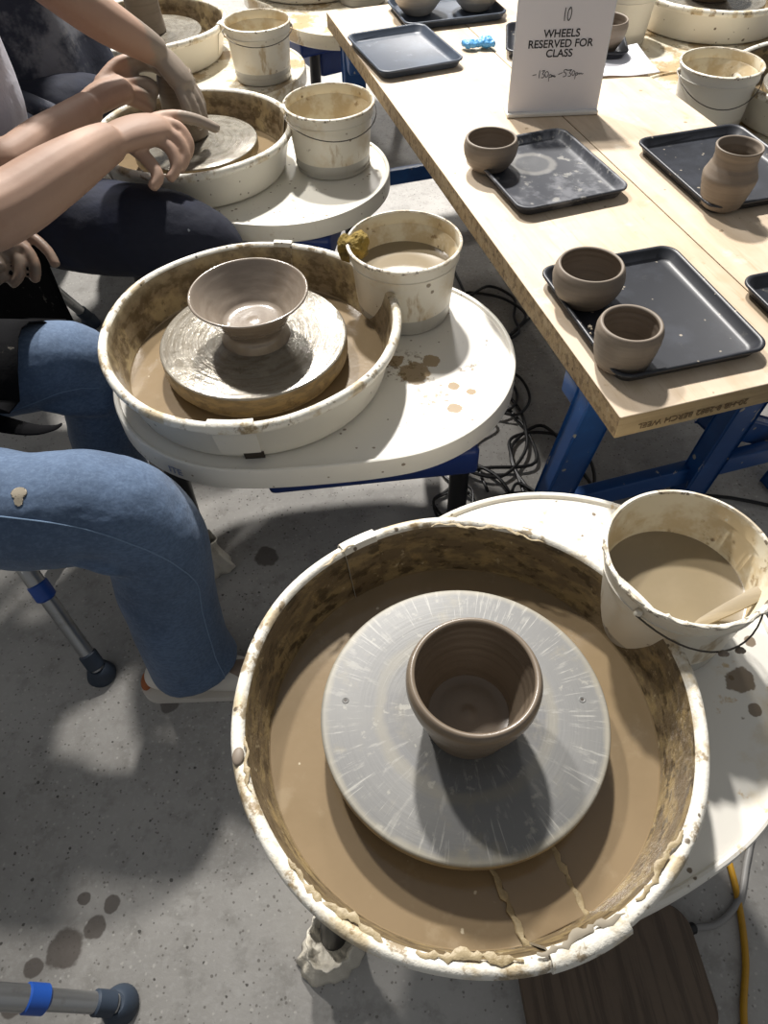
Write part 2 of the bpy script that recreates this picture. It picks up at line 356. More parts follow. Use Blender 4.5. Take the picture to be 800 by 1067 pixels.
# ------------------------------------------------------------------ camera
CZ = 1.364
pt, rl = rad(51.1), rad(-2.1)
F = Vector((0, cos(pt), -sin(pt))); U0 = Vector((0, sin(pt), cos(pt))); R0 = Vector((1, 0, 0))
RT = R0*cos(rl)+U0*sin(rl); UP = U0*cos(rl)-R0*sin(rl)
cam = bpy.data.cameras.new('camera'); cam.sensor_fit = 'VERTICAL'; cam.sensor_height = 24; cam.lens = 745/1067*24
cam.clip_start = .02
co = bpy.data.objects.new('camera', cam); col.objects.link(co)
mm = Matrix((RT, UP, -F)).transposed().to_4x4(); mm.translation = (0, 0, CZ); co.matrix_world = mm
bpy.context.scene.camera = co

# ------------------------------------------------------------------ setting
bm = bmesh.new(); box(bm, -7, 7, -3, 11, -.1, 0)
fl = obj('floor', bm, 'floor'); fl['kind'] = 'structure'

# ------------------------------------------------------------------ potter's wheel
def outline(off, r1, r2, n=128, k=.10):
    """smooth union of circle r1 at 0 and circle r2 at off (local x)"""
    def sd(x, y):
        a = math.hypot(x, y)-r1; b = math.hypot(x-off, y)-r2
        h = max(k-abs(a-b), 0)/k
        return min(a, b)-h*h*k*.25
    c = off/2; pts = []
    for i in range(n):
        th = 2*PI*i/n; lo, hi = .05, 1.2
        for _ in range(30):
            m = (lo+hi)/2
            if sd(c+m*cos(th), m*sin(th)) > 0: hi = m
            else: lo = m
        pts.append((c+lo*cos(th), lo*sin(th)))
    return pts
def inset(pts, d):
    n = len(pts); out = []
    for i in range(n):
        a, b = Vector(pts[i-1]), Vector(pts[(i+1) % n]); t = (b-a).normalized()
        out.append((pts[i][0]-t.y*d, pts[i][1]+t.x*d))
    return out
def loops(bm, rings, cap0=True, cap1=True, mi=0, mis=None):
    R = [[bm.verts.new(p) for p in r] for r in rings]
    n = len(R[0])
    for k, (A, B) in enumerate(zip(R, R[1:])):
        for i in range(n):
            f = bm.faces.new((A[i], A[(i+1) % n], B[(i+1) % n], B[i])); f.material_index = mis[k] if mis else mi
    if cap0: bm.faces.new(R[0][::-1]).material_index = mis[0] if mis else mi
    if cap1: bm.faces.new(R[-1]).material_index = mis[-1] if mis else mi

def foot_wrap(leg, x, y, s=1., seed=0, sx=.0, sy=.0):
    rnd = random.Random(seed); bm = bmesh.new()
    ph = [rnd.random()*6 for _ in range(6)]
    def wr(a, r, z):
        k = 1+.07*sin(3*a+ph[0])+.035*sin(7*a+ph[1]+z*30)+.035*sin(13*a+ph[2]+z*20)
        return r*k, z+(.006*sin(5*a+ph[3]) if z > .08 else 0)
    lathe(bm, [(0, .001), (.034*s, .001), (.040*s, .006), (.038*s, .02), (.034*s, .04), (.031*s, .06), (.030*s, .078), (.034*s, .094), (.032*s, .096), (.027*s, .082), (.022*s, .066), (0, .064)], 64, (x, y), warp=wr)
    # trailing corner of the cloth
    m = bm2me(bm, 'foot_wrap')
    for v in m.vertices:
        w = max(0, 1-v.co.z/.06)
        d = Vector((v.co.x-x, v.co.y-y)); dd = d.dot(Vector((sx, sy)).normalized()) if (sx or sy) else 0
        if dd > .02: v.co.x += sx*w*(dd-.02)/.03; v.co.y += sy*w*(dd-.02)/.03
    return link('foot_wrap', m, 'bag', leg)

def wheel(label, loc, ang, off, legs, joints, tray_mat='white_tray', pan_in='pan_in', head_mat='head', head_t=.02, r_head=.1775,
          r_pan=.276, lobe=.29, tr=0, wraps=(), slip_z=.464, detail=True, group=None, strip=None, wrapdirs={}, printed=False, notch=False, rot=0, body=True):
    t = thing('pottery_wheel', label, 'pottery wheel', (loc[0], loc[1], 0), 0, group)
    ca, sa = cos(ang), sin(ang)
    rotp = lambda p: (p[0]*ca-p[1]*sa, p[0]*sa+p[1]*ca)
    # tray table
    o0 = outline(off, r_pan+.004+tr, lobe)
    bm = bmesh.new()
    rg = []
    for d, z in ((.02, .404), (.003, .404), (0, .408), (0, .446), (.002, .4510), (.0055, .4522), (.009, .4510), (.0115, .4455), (.03, .4455)):
        rg.append([(x, y, z) for x, y in inset(o0, d)])
    loops(bm, rg)
    tt = obj('tray_table', bm, tray_mat, t, sharp=32, rotz=ang)
    if body:
        bm = bmesh.new(); box(bm, .0, .40, -.245, .21, .335, .4035, .012); box(bm, .06, .36, -.15, .15, .24, .36, .015)
        obj('motor_housing', bm, 'blue_body', t, rotz=ang)
    for i, (lx, ly, bx, by) in enumerate(legs):
        bm = bmesh.new()
        x0, y0 = rotp((lx, ly)); x1, y1 = rotp((bx, by))
        tube(bm, [(x0, y0, .403), (x1, y1, .012)], .021, 20)
        lg = obj('leg', bm, 'black_metal', t)
        if i in wraps: foot_wrap(lg, x1, y1, 1.15, i+3, *wrapdirs.get(i, (.03, -.01)))
        else:
            bm = bmesh.new(); lathe(bm, [(0, 0), (.024, 0), (.025, .015), (.022, .035), (.0192, .036)], 24, (x1, y1)); obj('rubber_foot', bm, 'black_rubber', lg)
    # splash pan
    R = r_pan
    bm = bmesh.new()
    wob = lambda a, r, z: (r+(.0012*sin(3*a+1)+.0008*sin(8*a) if z > .47 else 0), z+(.0012*sin(2*a+rot)+.0008*sin(5*a) if z > .5 else 0))
    lathe(bm, [(.055, .4475, 0), (R-.042, .4475, 0), (R-.034, .45, 0), (R-.030, .457, 0), (R-.0135, .53, 0), (R-.003, .5365, 0), (R, .541, 1), (R+.0005, .547, 1), (R-.002, .5525, 1), (R-.007, .5555, 1), (R-.0125, .5545, 1), (R-.0165, .549, 1),
               (R-.018, .54, 2), (R-.021, .52, 2), (R-.0345, .462, 2), (R-.042, .453, 2), (.06, .4515, 2), (.055, .515, 2), (.05, .515, 2), (.05, .4475, 2), (.055, .4475, 2)], 128, warp=wob)
    pan = obj('splash_pan', bm, ['pan_out', 'pan_rim', pan_in], t, sharp=60)
    for j, (ja, jw) in enumerate(joints):
        bm = bmesh.new(); a0, a1 = rad(ja-jw/2), rad(ja+jw/2)
        pr = [(R-.0265, .463), (R-.0095, .53), (R, .5345), (R+.003, .540), (R+.0035, .5475), (R+.0005, .555), (R-.007, .5588), (R-.0145, .5577), (R-.019, .5500), (R-.0215, .54), (R-.0365, .464)]
        S = 10; rings = []
        for i in range(S+1):
            a = a0+(a1-a0)*i/S
            rings.append([bm.verts.new((r*cos(a), r*sin(a), z)) for r, z in pr])
        mi = [0, 0, 0, 1, 1, 1, 1, 1, 2, 2]
        for A, B in zip(rings, rings[1:]):
            for i in range(len(pr)-1):
                f = bm.faces.new((A[i], B[i], B[i+1], A[i+1])); f.material_index = mi[i]
        for A, fl_ in ((rings[0], 0), (rings[-1], 1)):
            # close the end with the pan profile thickness
            A2 = [bm.verts.new((v.co.x*(1-.003/R*s_), v.co.y*(1-.003/R*s_), v.co.z-.003*(1 if 2 < q < 9 else 0))) for q, (v, s_) in enumerate(zip(A, [1]*5+[0]+[-1]*5))]
            for i in range(len(pr)-1): bm.faces.new((A[i], A[i+1], A2[i+1], A2[i])).material_index = 0
        obj('pan_joint', bm, ['pan_out', 'pan_rim', pan_in], pan, sharp=50)
        if notch and j == 1:
            bm = bmesh.new(); aa = rad(ja+5)
            lathe(bm, [(R-.030, .4475), (R-.0255, .466), (R-.033, .466), (R-.036, .4475), (R-.030, .4475)], 12, a0=aa-.07, a1=aa+.07)
            obj('drain_gap', bm, 'black_void', pan)  # solid piece, its dark colour stands for the shade in the open notch
    if strip is not None:
        bm = bmesh.new(); sa_ = rad(strip); mt = Matrix.Rotation(sa_, 4, 'Z')
        box(bm, .13, R-.036, -.038, .034, .455, .4685, .002, mat=mt)
        st = obj('drain_cover', bm, 'slip', pan)
        for e in (-.04, .035):
            bm = bmesh.new(); pts = []
            for i in range(18):
                x = .12+(R-.036-.12)*i/17
                pts.append((*(mt @ Vector((x, e+.0014*sin(i*1.9), .4675)))[:3], .0036+.0016*sin(i*2.7)+.0008*sin(i*5.1)))
            tube(bm, pts, segs=8, flat=.5); obj('clay_ridge', bm, 'cream', st)
    # slip
    bm = bmesh.new(); lathe(bm, [(.0565, slip_z), (.10, slip_z), (.16, slip_z), (.21, slip_z), (R-.0350, slip_z+.0003), (R-.0335, slip_z+.0025)], 96)
    obj('slip', bm, 'slip', t)
    # head
    z1 = .52; z0 = z1-head_t
    bm = bmesh.new()
    lathe(bm, [(0, z0, 1), (r_head-.006, z0, 1), (r_head-.001, z0+.002, 1), (r_head, z0+.005, 1), (r_head, z1-.003, 1), (r_head-.0015, z1-.0006, 0), (r_head-.004, z1, 0), (r_head*.66, z1, 0), (r_head*.33, z1, 0), (0, z1, 0)], 128)
    hd = obj('wheel_head', bm, [head_mat, 'head_edge'], t, sharp=60)
    if detail and head_mat == 'head':
        for a in (PI-.13, -.10+.16):
            bm = bmesh.new(); c_ = (.148*cos(a), .148*sin(a))
            lathe(bm, [(.0018, z1+.0001, 0), (.0034, z1+.0008, 1), (.0046, z1+.0001, 1)], 16, c_); lathe(bm, [(0, z1+.0002), (.0026, z1+.0002)], 16, c_)
            obj('pin_hole', bm, ['black_void', 'head'], hd)  # flat disc with the shade of the hole put into its colour
        bm = bmesh.new(); lathe(bm, [(r_head-.014, z0-.012), (r_head-.006, z0-.011), (r_head-.0045, z0-.004), (r_head-.007, z0+.0005), (r_head-.02, z0+.0005)], 128,
                                warp=lambda a, r, z: (r+.0008*sin(9*a)+.0006*sin(23*a), z+.0006*sin(17*a)))
        obj('clay_lip', bm, 'cream', hd)
    bm = bmesh.new(); lathe(bm, [(.035, .45), (.035, z0+.001)], 32); lathe(bm, [(.0, z0-.006), (.1, z0-.006), (.1, z0), (0, z0)], 48)
    obj('hub', bm, 'grey_metal', t)
    if head_t > .03:
        bm = bmesh.new(); lathe(bm, [(r_head-.03, z0), (r_head-.012, z0-.002), (r_head-.010, z0-.012), (r_head-.022, z0-.014), (r_head-.04, z0-.014)], 96); obj('lower_flange', bm, 'head_edge', hd)
    return t, pan

W1 = (.090, .361)
w1, pan1 = wheel('front white pottery wheel with wide grey metal head, nearest the camera', W1, rad(33), .19,
    [(-.19, .02, -.265, -.045), (.30, -.16, .33, -.2), (.30, .17, .33, .2)], [(118, 11), (-69.5, 18)], tray_mat='tray_one', wraps=(0,), strip=-70, lobe=.305, r_pan=.282, tr=-.034, wrapdirs={0: (-.022, -.006)})
W2 = (-.236, 1.122)
w2, pan2 = wheel('white pottery wheel with wet flared bowl and sponge, second from the camera', W2, rad(5), .22,
    [(-.17, -.19, -.195, -.145), (.38, -.17, .39, -.14), (.35, .17, .38, .2)], [(80.5, 8), (-92, 16)], tray_mat='tray_two', pan_in='pan_in_pale', head_mat='head_wet', head_t=.04,
    wraps=(0,), wrapdirs={0: (.022, -.006)}, r_pan=.281, printed=True, notch=True, rot=2)
W3 = (-.462, 1.965)
w3, _ = wheel('white pottery wheel with wet grey head under muddy hands, behind the bowl wheel', W3, rad(-10), .235,
    [(-.17, -.15, -.2, -.18), (.36, -.17, .39, -.2), (.35, .17, .38, .2)], [(20, 8), (-150, 8)], pan_in='pan_in_pale', head_mat='head_wet', head_t=.03, r_pan=.262, lobe=.28, rot=1, r_head=.163)
W4 = (-.735, 2.80)
w4, _ = wheel('white pottery wheel with pale disc, farthest along the left row', W4, rad(-31), .29,
    [(-.17, -.15, -.2, -.18), (.36, -.17, .39, -.2), (.35, .17, .38, .2)], [(-12, 7), (-120, 9)], tray_mat='tray_wet', pan_in='pan_in_pale', head_mat='head_wet', r_pan=.268, lobe=.28, rot=3, head_t=.012)
W5 = (-.22, 3.52)
w5, _ = wheel('white pottery wheel standing beyond the far left corner of the plywood table', W5, rad(-62), .36,
    [(-.17, -.15, -.2, -.18), (.36, -.17, .39, -.2), (.35, .17, .38, .2)], [(30, 7), (-150, 9)], tray_mat='tray_wet', pan_in='pan_in_pale', head_mat='head_wet', detail=False)
W6 = (1.22, 2.95)
w6, _ = wheel('white pottery wheel with brown bowl, beyond the right edge of the plywood table', W6, rad(-140), .27,
    [(-.17, -.15, -.2, -.18), (.36, -.17, .39, -.2), (.35, .17, .38, .2)], [(30, 7), (-30, 9)], tray_mat='tray_wet', pan_in='pan_in_pale', head_mat='head_wet', detail=False)
W7 = (1.30, 2.16)
w7, _ = wheel('white pottery wheel cut off by the right edge of the picture beside the clean bucket', W7, rad(168), .27,
    [(-.17, -.15, -.2, -.18), (.36, -.17, .39, -.2), (.35, .17, .38, .2)], [(30, 7), (-90, 9)], tray_mat='tray_wet', pan_in='pan_in', head_mat='head_wet', detail=False)

# printed letters on the edge of the second tray
def on_edge(o0, ang, idx_angle):
    return None
mw = Matrix.Translation((0, 0, 0))
# dried clay ridges on the front pan
for (a0, a1, r, z, rr) in ((-140, -112, .268, .5555, .0055), (-106, -84, .266, .5555, .006), (-81, -60, .265, .558, .005), (-56, -36, .264, .5552, .0045), (-172, -158, .266, .5555, .0035), (120, 132, .266, .5585, .003), (60, 95, .263, .555, .0028)):
    bm = bmesh.new(); pts = []; k = int((a1-a0)/.9)
    for i in range(k+1):
        a = rad(a0+(a1-a0)*i/k); e = min(1, i/6, (k-i)/6)
        w = rr*(.3+.7*e)*(.7+.25*sin(i*.7+r*50)+.22*sin(i*1.9+a0)+.18*sin(i*3.7))
        q = r+.003*sin(i*.31+a0)+.0015*sin(i*1.1)
        pts.append((q*cos(a), q*sin(a), z, max(w, .0006)))
    tube(bm, pts, segs=10, flat=.32); obj('dried_clay', bm, 'clay_spot' if int(a0) % 2 else 'cream', pan1)
# lump on left of the front rim
bm = bmesh.new(); ell(bm, (-.267, -.06, .5555), (.007, .011, .004)); obj('clay_blob', bm, 'clay_dry', pan1)

# ------------------------------------------------------------------ buckets
def bucket(label, x, y, R, h, slip, hdir=-90, mat='bucket', droop=.05, group='plastic buckets on the wheel trays', z=.4462, handle=True, rb=.84):
    t = thing('bucket', label, 'bucket', (x, y, z), 0, group)
    b = R*rb
    bm = bmesh.new()
    lathe(bm, [(0, 0, 0), (b-.006, 0, 0), (b-.001, .002, 0), (b, .008, 0), (b+(R-.005-b)*.78, h*.80, 0), (R-.0035, h*.805, 0), (R-.003, h*.82, 0), (R-.0045, h*.825, 0), (R-.003, h-.008, 0),
               (R+.0005, h-.007, 1), (R+.001, h-.002, 1), (R-.001, h, 1), (R-.004, h, 1), (R-.006, h-.003, 1), (R-.0065, h*.84, 2), (R-.0085, h*.83, 2), (b-.003, .01, 2), (b-.01, .005, 2), (0, .005, 2)], 72)
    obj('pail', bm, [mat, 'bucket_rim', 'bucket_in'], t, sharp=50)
    rs = b+(R-.01-b)*slip/h
    bm = bmesh.new(); lathe(bm, [(0, slip), (rs*.5, slip), (rs-.002, slip), (rs+.0015, slip+.002)], 64); obj('slip', bm, 'slip_light', t)
    if handle:
        a = rad(hdir); f = Vector((cos(a), sin(a))); s = Vector((-f.y, f.x))
        pts = []
        for i in range(25):
            u = PI*i/24; q = s*(R+.004)*cos(u)+f*(R+.004)*sin(u)*(1-.0)
            pts.append((q.x, q.y, h-.022-droop*(sin(u)**1.3)))
        bm = bmesh.new(); tube(bm, pts, .0013, 8)
        hd = obj('wire_handle', bm, 'wire', t)
        for k in (-1, 1):
            bm = bmesh.new(); q = s*k*(R-.001); ell(bm, (q.x, q.y, h-.022), (.006, .006, .007)); obj('handle_lug', bm, 'bucket_rim', hd)
    return t
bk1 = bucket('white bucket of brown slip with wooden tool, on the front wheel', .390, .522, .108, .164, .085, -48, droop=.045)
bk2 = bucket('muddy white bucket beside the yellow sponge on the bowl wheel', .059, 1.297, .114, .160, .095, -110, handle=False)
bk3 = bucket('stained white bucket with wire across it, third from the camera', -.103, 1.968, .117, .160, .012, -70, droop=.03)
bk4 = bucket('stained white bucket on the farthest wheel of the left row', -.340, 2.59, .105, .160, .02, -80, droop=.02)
bk5 = bucket('white bucket beyond the far edge of the plywood table', -.01, 3.31, .105, .16, .02, -80)
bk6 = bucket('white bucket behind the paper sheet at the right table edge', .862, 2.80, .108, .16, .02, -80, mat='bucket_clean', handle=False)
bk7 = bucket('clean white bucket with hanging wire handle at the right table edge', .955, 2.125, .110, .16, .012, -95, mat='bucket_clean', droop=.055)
# crust along front bucket rim
bm = bmesh.new(); pts = []
for i in range(60):
    a = rad(170+ i*3.0)
    pts.append(((.1075+.001*sin(i*1.3))*cos(a), (.1075+.001*sin(i*1.3))*sin(a), .1635+.001*sin(i*.9), .0022+.0014*sin(i*1.7)+.0008*sin(i*3.1)))
tube(bm, [(p[0], p[1], p[2], max(p[3], .0008)) for p in pts], segs=8); obj('dried_clay', bm, 'bucket_rim', bk1)
# bits of clay on the handle wire
for (a, dz) in ((-78, -.035), (-62, -.05)):
    bm = bmesh.new(); r_ = .1155; ell(bm, (r_*cos(rad(a)), r_*sin(rad(a)), .142+dz), (.006, .004, .006), seg=10); ell(bm, (r_*cos(rad(a))+.005, r_*sin(rad(a)), .139+dz), (.004, .003, .004), seg=10); obj('clay_blob', bm, 'clay_dry', bk1)
# wooden tool
bm = bmesh.new(); p0 = Vector((.402, .462, .528)); p1 = Vector((.482, .484, .572)); d = (p1-p0).normalized(); s = Vector((-d.y, d.x, 0)).normalized(); n_ = d.cross(s)
rg = []
for u, w in ((0, .003), (.12, .006), (.5, .0085), (.85, .0095), (1, .009)):
    c = p0.lerp(p1, u); rg.append([tuple(c+s*w+n_*.002), tuple(c+n_*.003), tuple(c-s*w+n_*.002), tuple(c-s*w-n_*.002), tuple(c-n_*.003), tuple(c+s*w-n_*.002)])
loops(bm, rg)
tag(obj('wooden_tool', bm, 'wood_tool'), 'clay-covered wooden tool sticking out of slip in the front bucket', 'pottery tool')
# sponge
bm = bmesh.new(); ell(bm, (0, 0, 0), (.031, .024, .024)); ell(bm, (.012, .008, .012), (.021, .02, .017)); ell(bm, (-.014, 0, .010), (.018, .018, .016)); ell(bm, (-.004, -.014, -.010), (.019, .013, .015))
me = fuse(bm, .0025, 2, displace=(.012, .012))
tag(link('sponge', me, 'sponge', loc=(-.042, 1.305, .587)), 'olive yellow sponge perched on the rim of the bowl wheel', 'sponge')

# ------------------------------------------------------------------ pots
def pot(name, label, cat, x, y, z, outer, wall=.006, mat='clay_dry', group=None, ridges=.00022, bottom=.010, knob=False, tilt=0):
    """outer: list of (r,z) from foot to lip"""
    pr = cr(outer, 7); H = pr[-1][1]
    out = [(r+ridges*sin(zz*420), zz) for r, zz in pr]
    inn = [(max(r-wall, .002), zz) for r, zz in reversed(pr) if zz > bottom+.002]
    rl_, zl = pr[-1]
    prof = [(0, 0)]+out+[(rl_-wall*.2, zl+wall*.32), (rl_-wall*.5, zl+wall*.42), (rl_-wall*.82, zl+wall*.28)]+[(r+ridges*1.3*sin(zz*520+1), zz) for r, zz in inn]
    rb_ = inn[-1][0]
    if knob: prof += [(rb_*.75, bottom+.0005), (rb_*.45, bottom+.0035), (rb_*.3, bottom+.001), (rb_*.14, bottom+.003), (0, bottom+.004)]
    else: prof += [(rb_*.8, bottom), (rb_*.4, bottom+.0012), (0, bottom+.0005)]
    bm = bmesh.new(); lathe(bm, prof, 80)
    o = obj(name, bm, mat, loc=(x, y, z), sharp=70); tag(o, label, cat, group)
    return o
pot('clay_cup', 'rounded wet clay cup centred on the front grey wheel head', 'cup', .0935, .353, .5202,
    [(.051, 0), (.054, .005), (.059, .030), (.0685, .062), (.0745, .086), (.0765, .102), (.0735, .113)], .0075, 'clay', knob=True)
pot('clay_bowl', 'wide flared wet clay bowl on the second wheel', 'bowl', -.231, 1.128, .5202,
    [(.066, 0), (.062, .012), (.058, .024), (.064, .036), (.082, .056), (.098, .078), (.109, .094)], .006, 'clay_shine', ridges=.00008, knob=True, bottom=.03)
pot('clay_pot', 'round-bellied brown clay bowl on the nearest black tray', 'cup', .370, 1.088, .6005,
    [(.036, 0), (.045, .006), (.056, .024), (.0615, .042), (.0605, .058), (.0565, .068)], .006, group='raw clay pots on the plywood table')
pot('clay_pot', 'straight-sided brown clay cup at the nearest table corner', 'cup', .396, .916, .6005,
    [(.040, 0), (.044, .005), (.048, .022), (.0515, .045), (.0520, .062), (.0495, .072)], .0075, group='raw clay pots on the plywood table')
pot('clay_pot', 'small brown clay bowl on the dusty smeared tray', 'cup', .262, 1.593, .6005,
    [(.033, 0), (.041, .005), (.053, .022), (.0585, .04), (.0582, .052), (.0555, .062)], .0065, group='raw clay pots on the plywood table')
pot('clay_vase', 'tall shouldered brown clay vase on the right-hand black tray', 'vase', .714, 1.398, .6005,
    [(.036, 0), (.040, .005), (.046, .025), (.0515, .050), (.0525, .062), (.047, .076), (.0425, .088), (.0425, .102), (.0455, .116)], .005, group='raw clay pots on the plywood table')
pot('clay_bowl', 'left of two pale bowls on the tray at the table far end', 'bowl', .162, 2.615, .6005,
    [(.034, 0), (.044, .005), (.066, .03), (.080, .055), (.085, .07)], .006, 'clay_pale', group='raw clay pots on the plywood table')
pot('clay_bowl', 'right of two pale bowls on the tray at the table far end', 'bowl', .345, 2.635, .6005,
    [(.034, 0), (.044, .005), (.066, .03), (.080, .055), (.084, .068)], .006, 'clay_pale', group='raw clay pots on the plywood table')
pot('clay_pot', 'clay cup half hidden behind the reserved sign', 'cup', .655, 2.255, .6005,
    [(.034, 0), (.041, .005), (.055, .03), (.062, .055), (.061, .075)], .006, group='raw clay pots on the plywood table')
pot('clay_pot', 'tall clay cylinder being shaped by two people\'s muddy hands', 'pot', -.487, 2.0, .5202,
    [(.052, 0), (.056, .008), (.053, .04), (.050, .08), (.048, .12), (.044, .15)], .007, 'clay')
pot('clay_pot', 'tall pale clay cylinder on the farthest wheel of the left row', 'pot', -.735, 2.80, .5202,
    [(.056, 0), (.06, .008), (.056, .05), (.055, .10), (.057, .16)], .007, 'clay_dry')
pot('clay_bowl', 'low brown bowl on the wheel at the top right corner', 'bowl', 1.20, 2.94, .5202,
    [(.055, 0), (.065, .005), (.085, .03), (.10, .06), (.11, .08)], .007, 'clay')

# ------------------------------------------------------------------ table
ya = rad(104.6); A_ = Vector((cos(ya), sin(ya))); B_ = Vector((A_.y, -A_.x))
torg = A_*.671+B_*.554; trot = ya-PI/2
tb = thing('worktable', 'long plywood-topped worktable on blue steel trestles', 'table', (torg.x, torg.y, 0), trot)
ZT = .594
for (x0, x1) in ((0, .3735), (.3755, .697)):
    bm = bmesh.new(); box(bm, x0, x1, 0, 1.955, ZT-.045, ZT, .0022)
    for f in bm.faces:
        c = f.calc_center_median(); n = f.normal
        f.material_index = 0 if n.z > .7 else (2 if n.y < -.7 else 1)
    tp = obj('tabletop_board', bm, ['ply', 'ply_edge', 'ply_end'], tb, sharp=25)
    if x0 == 0:
        mw = Matrix.Translation((.135, -.0012, ZT-.028)) @ Matrix.Rotation(PI/2, 4, 'X') @ Matrix.Rotation(PI, 4, 'Z')
        text_mesh('20-HB 8-2882 BERCH WEEL', .0165, 'ink', tp, 'stamped_lettering', mw)
def beam(bm, p0, p1, w, d, up=(0, 1, 0)):
    p0, p1 = Vector(p0), Vector(p1); t = (p1-p0).normalized(); u = Vector(up); u = (u-t*u.dot(t)).normalized(); s = t.cross(u)
    L_ = (p1-p0).length; m = Matrix((s, u, t)).transposed().to_4x4(); m.translation = p0
    box(bm, -w/2, w/2, -d/2, d/2, 0, L_, .004, mat=m)
for yy, nm in ((.16, 0), (1.72, 1)):
    s = 1 if nm == 0 else -1
    for (x, x2) in ((.035, .015), (.375, .40), (.655, .68)):
        if x == .375 and nm: continue
        bm = bmesh.new(); beam(bm, (x, yy-.05*s, ZT-.046), (x2, yy+.03*s, .0), .06, .038); obj('trestle_leg', bm, 'blue_steel', tb)
    bm = bmesh.new(); beam(bm, (.005, yy, ZT-.075), (.69, yy, ZT-.075), .05, .05, (0, 0, 1)); obj('trestle_rail', bm, 'blue_steel', tb)
    bm = bmesh.new(); beam(bm, (.02, yy+.02*s, .16), (.68, yy+.02*s, .16), .03, .05, (0, 0, 1)); obj('trestle_crossbar', bm, 'blue_steel', tb)
bm = bmesh.new(); beam(bm, (.39, .2, .30), (.68, .24, .12), .035, .05, (0, 0, 1)); obj('trestle_brace', bm, 'blue_steel', tb)

# ------------------------------------------------------------------ cafeteria trays
def rrect(hx, hy, r, n=8):
    pts = []
    for cx, cy, a in ((hx-r, hy-r, 0), (-hx+r, hy-r, 90), (-hx+r, -hy+r, 180), (hx-r, -hy+r, 270)):
        for i in range(n+1):
            t = rad(a+90*i/n); pts.append((cx+r*cos(t), cy+r*sin(t)))
    return pts
def serving_tray(label, x, y, lx, ly, rz, mat, z=ZT):
    bm = bmesh.new(); hx, hy = lx/2, ly/2; rg = []
    for i_, zz in ((.016, .0005), (.012, .002), (.004, .018), (0, .0195), (0, .0225), (.002, .0240), (.0055, .0236), (.008, .021), (.0145, .0075), (.021, .0045)):
        rg.append([(a, b, zz) for a, b in rrect(hx-i_, hy-i_, max(.030-i_*.6, .008))])
    loops(bm, rg)
    return tag(obj('serving_tray', bm, mat, loc=(x, y, z+.0006), rotz=rad(rz), sharp=60), label, 'tray', 'plastic trays on the plywood table')
serving_tray('nearest black tray holding two brown clay cups', .468, 1.040, .272, .325, 13.5, 'tray_black')
serving_tray('dusty clay-smeared black tray with one small bowl', .375, 1.556, .255, .312, 17, 'tray_dusty')
serving_tray('black tray under the tall clay vase', .768, 1.540, .265, .325, 14, 'tray_black')
serving_tray('empty slate-black tray at the far left table corner', .103, 2.287, .245, .315, 18.5, 'tray_blue')
serving_tray('slate tray holding two pale bowls at the table far end', .250, 2.617, .325, .245, 13, 'tray_blue')
serving_tray('tray mostly hidden behind the reserved sign', .565, 2.315, .335, .235, -8, 'tray_black')
serving_tray('tray cut off by the right picture edge near the vase', .835, 1.030, .325, .245, 13, 'tray_black')
# crumbs on nearest tray
rnd = random.Random(4)
for i in range(26):
    bm = bmesh.new(); u = rnd.random(); s = .0015+rnd.random()*.0028
    if i < 18: px_, py_ = -.125+rnd.random()*.012+(0), -.13+u*.12
    else: px_, py_ = -.085+rnd.random()*.05, -.005+rnd.random()*.02
    a = rad(13.5); wx = .468+px_*cos(a)-py_*sin(a); wy = 1.040+px_*sin(a)+py_*cos(a)
    bmesh.ops.create_icosphere(bm, subdivisions=1, radius=s)
    for v in bm.verts: v.co *= .7+rnd.random()*.6
    tag(obj('clay_crumb', bm, 'crumb', loc=(wx, wy, .6006+(.009 if i < 18 else .006)), smooth=False), 'pale dried clay crumb on the left side of the nearest black tray', 'clay crumb', 'clay crumbs on the nearest tray')
for i, (x, y) in enumerate(((.345, 1.165), (.352, 1.178))):
    pass
# ------------------------------------------------------------------ sign
sg = thing('table_sign', 'white paper sign reserving wheels in a clear stand on the plywood table', 'sign', (.450, 1.862, ZT), rad(.6))
tl = rad(-2)
tm = Matrix.Rotation(tl, 4, 'X')
bm = bmesh.new(); box(bm, -.108, .108, -.0006, .0006, .008, .290, mat=tm); pp = obj('paper_sheet', bm, 'paper', sg, smooth=False)
bm = bmesh.new(); box(bm, -.111, .111, .0009, .0028, .002, .292, .0006, mat=tm); obj('clear_panel', bm, 'acrylic', sg)
bm = bmesh.new(); box(bm, -.112, .112, -.010, .006, .001, .010, .002); box(bm, -.112, .112, .002, .07, .001, .0045, .001); obj('stand_foot', bm, 'acrylic_base', sg)
def on_sign(x, z, dy=-.0011): return tm @ Matrix.Translation((x, dy, z)) @ Matrix.Rotation(PI/2, 4, 'X')
for s_, z_, sz in (('WHEELS', .1745, .0225), ('RESERVED FOR', .154, .0225), ('CLASS', .1345, .0225)):
    text_mesh(s_, sz, 'black_ink', pp, 'printed_lettering', on_sign(-.003, z_), .0003)
def strokes(name, ss, ox, oz, sc, w, mat):
    bm = bmesh.new()
    for st in ss:
        pts = [tuple(tm @ Vector((ox+x*sc, -.0011, oz+y*sc))) for x, y in st]
        if len(pts) == 2: pts = [pts[0], tuple((Vector(pts[0])+Vector(pts[1]))/2), pts[1]]
        tube(bm, pts, w, 6, n=4)
    obj(name, bm, mat, pp)
strokes('handwritten_number', [[(-.45, 1), (-.5, .3), (-.5, -.3), (-.45, -1)], [(.35, 1.05), (.05, .5), (.02, -.5), (.3, -1), (.6, -.5), (.65, .5), (.4, 1.05), (.2, .7)]],
        .004, .212, .0125, .0010, 'grey_ink')
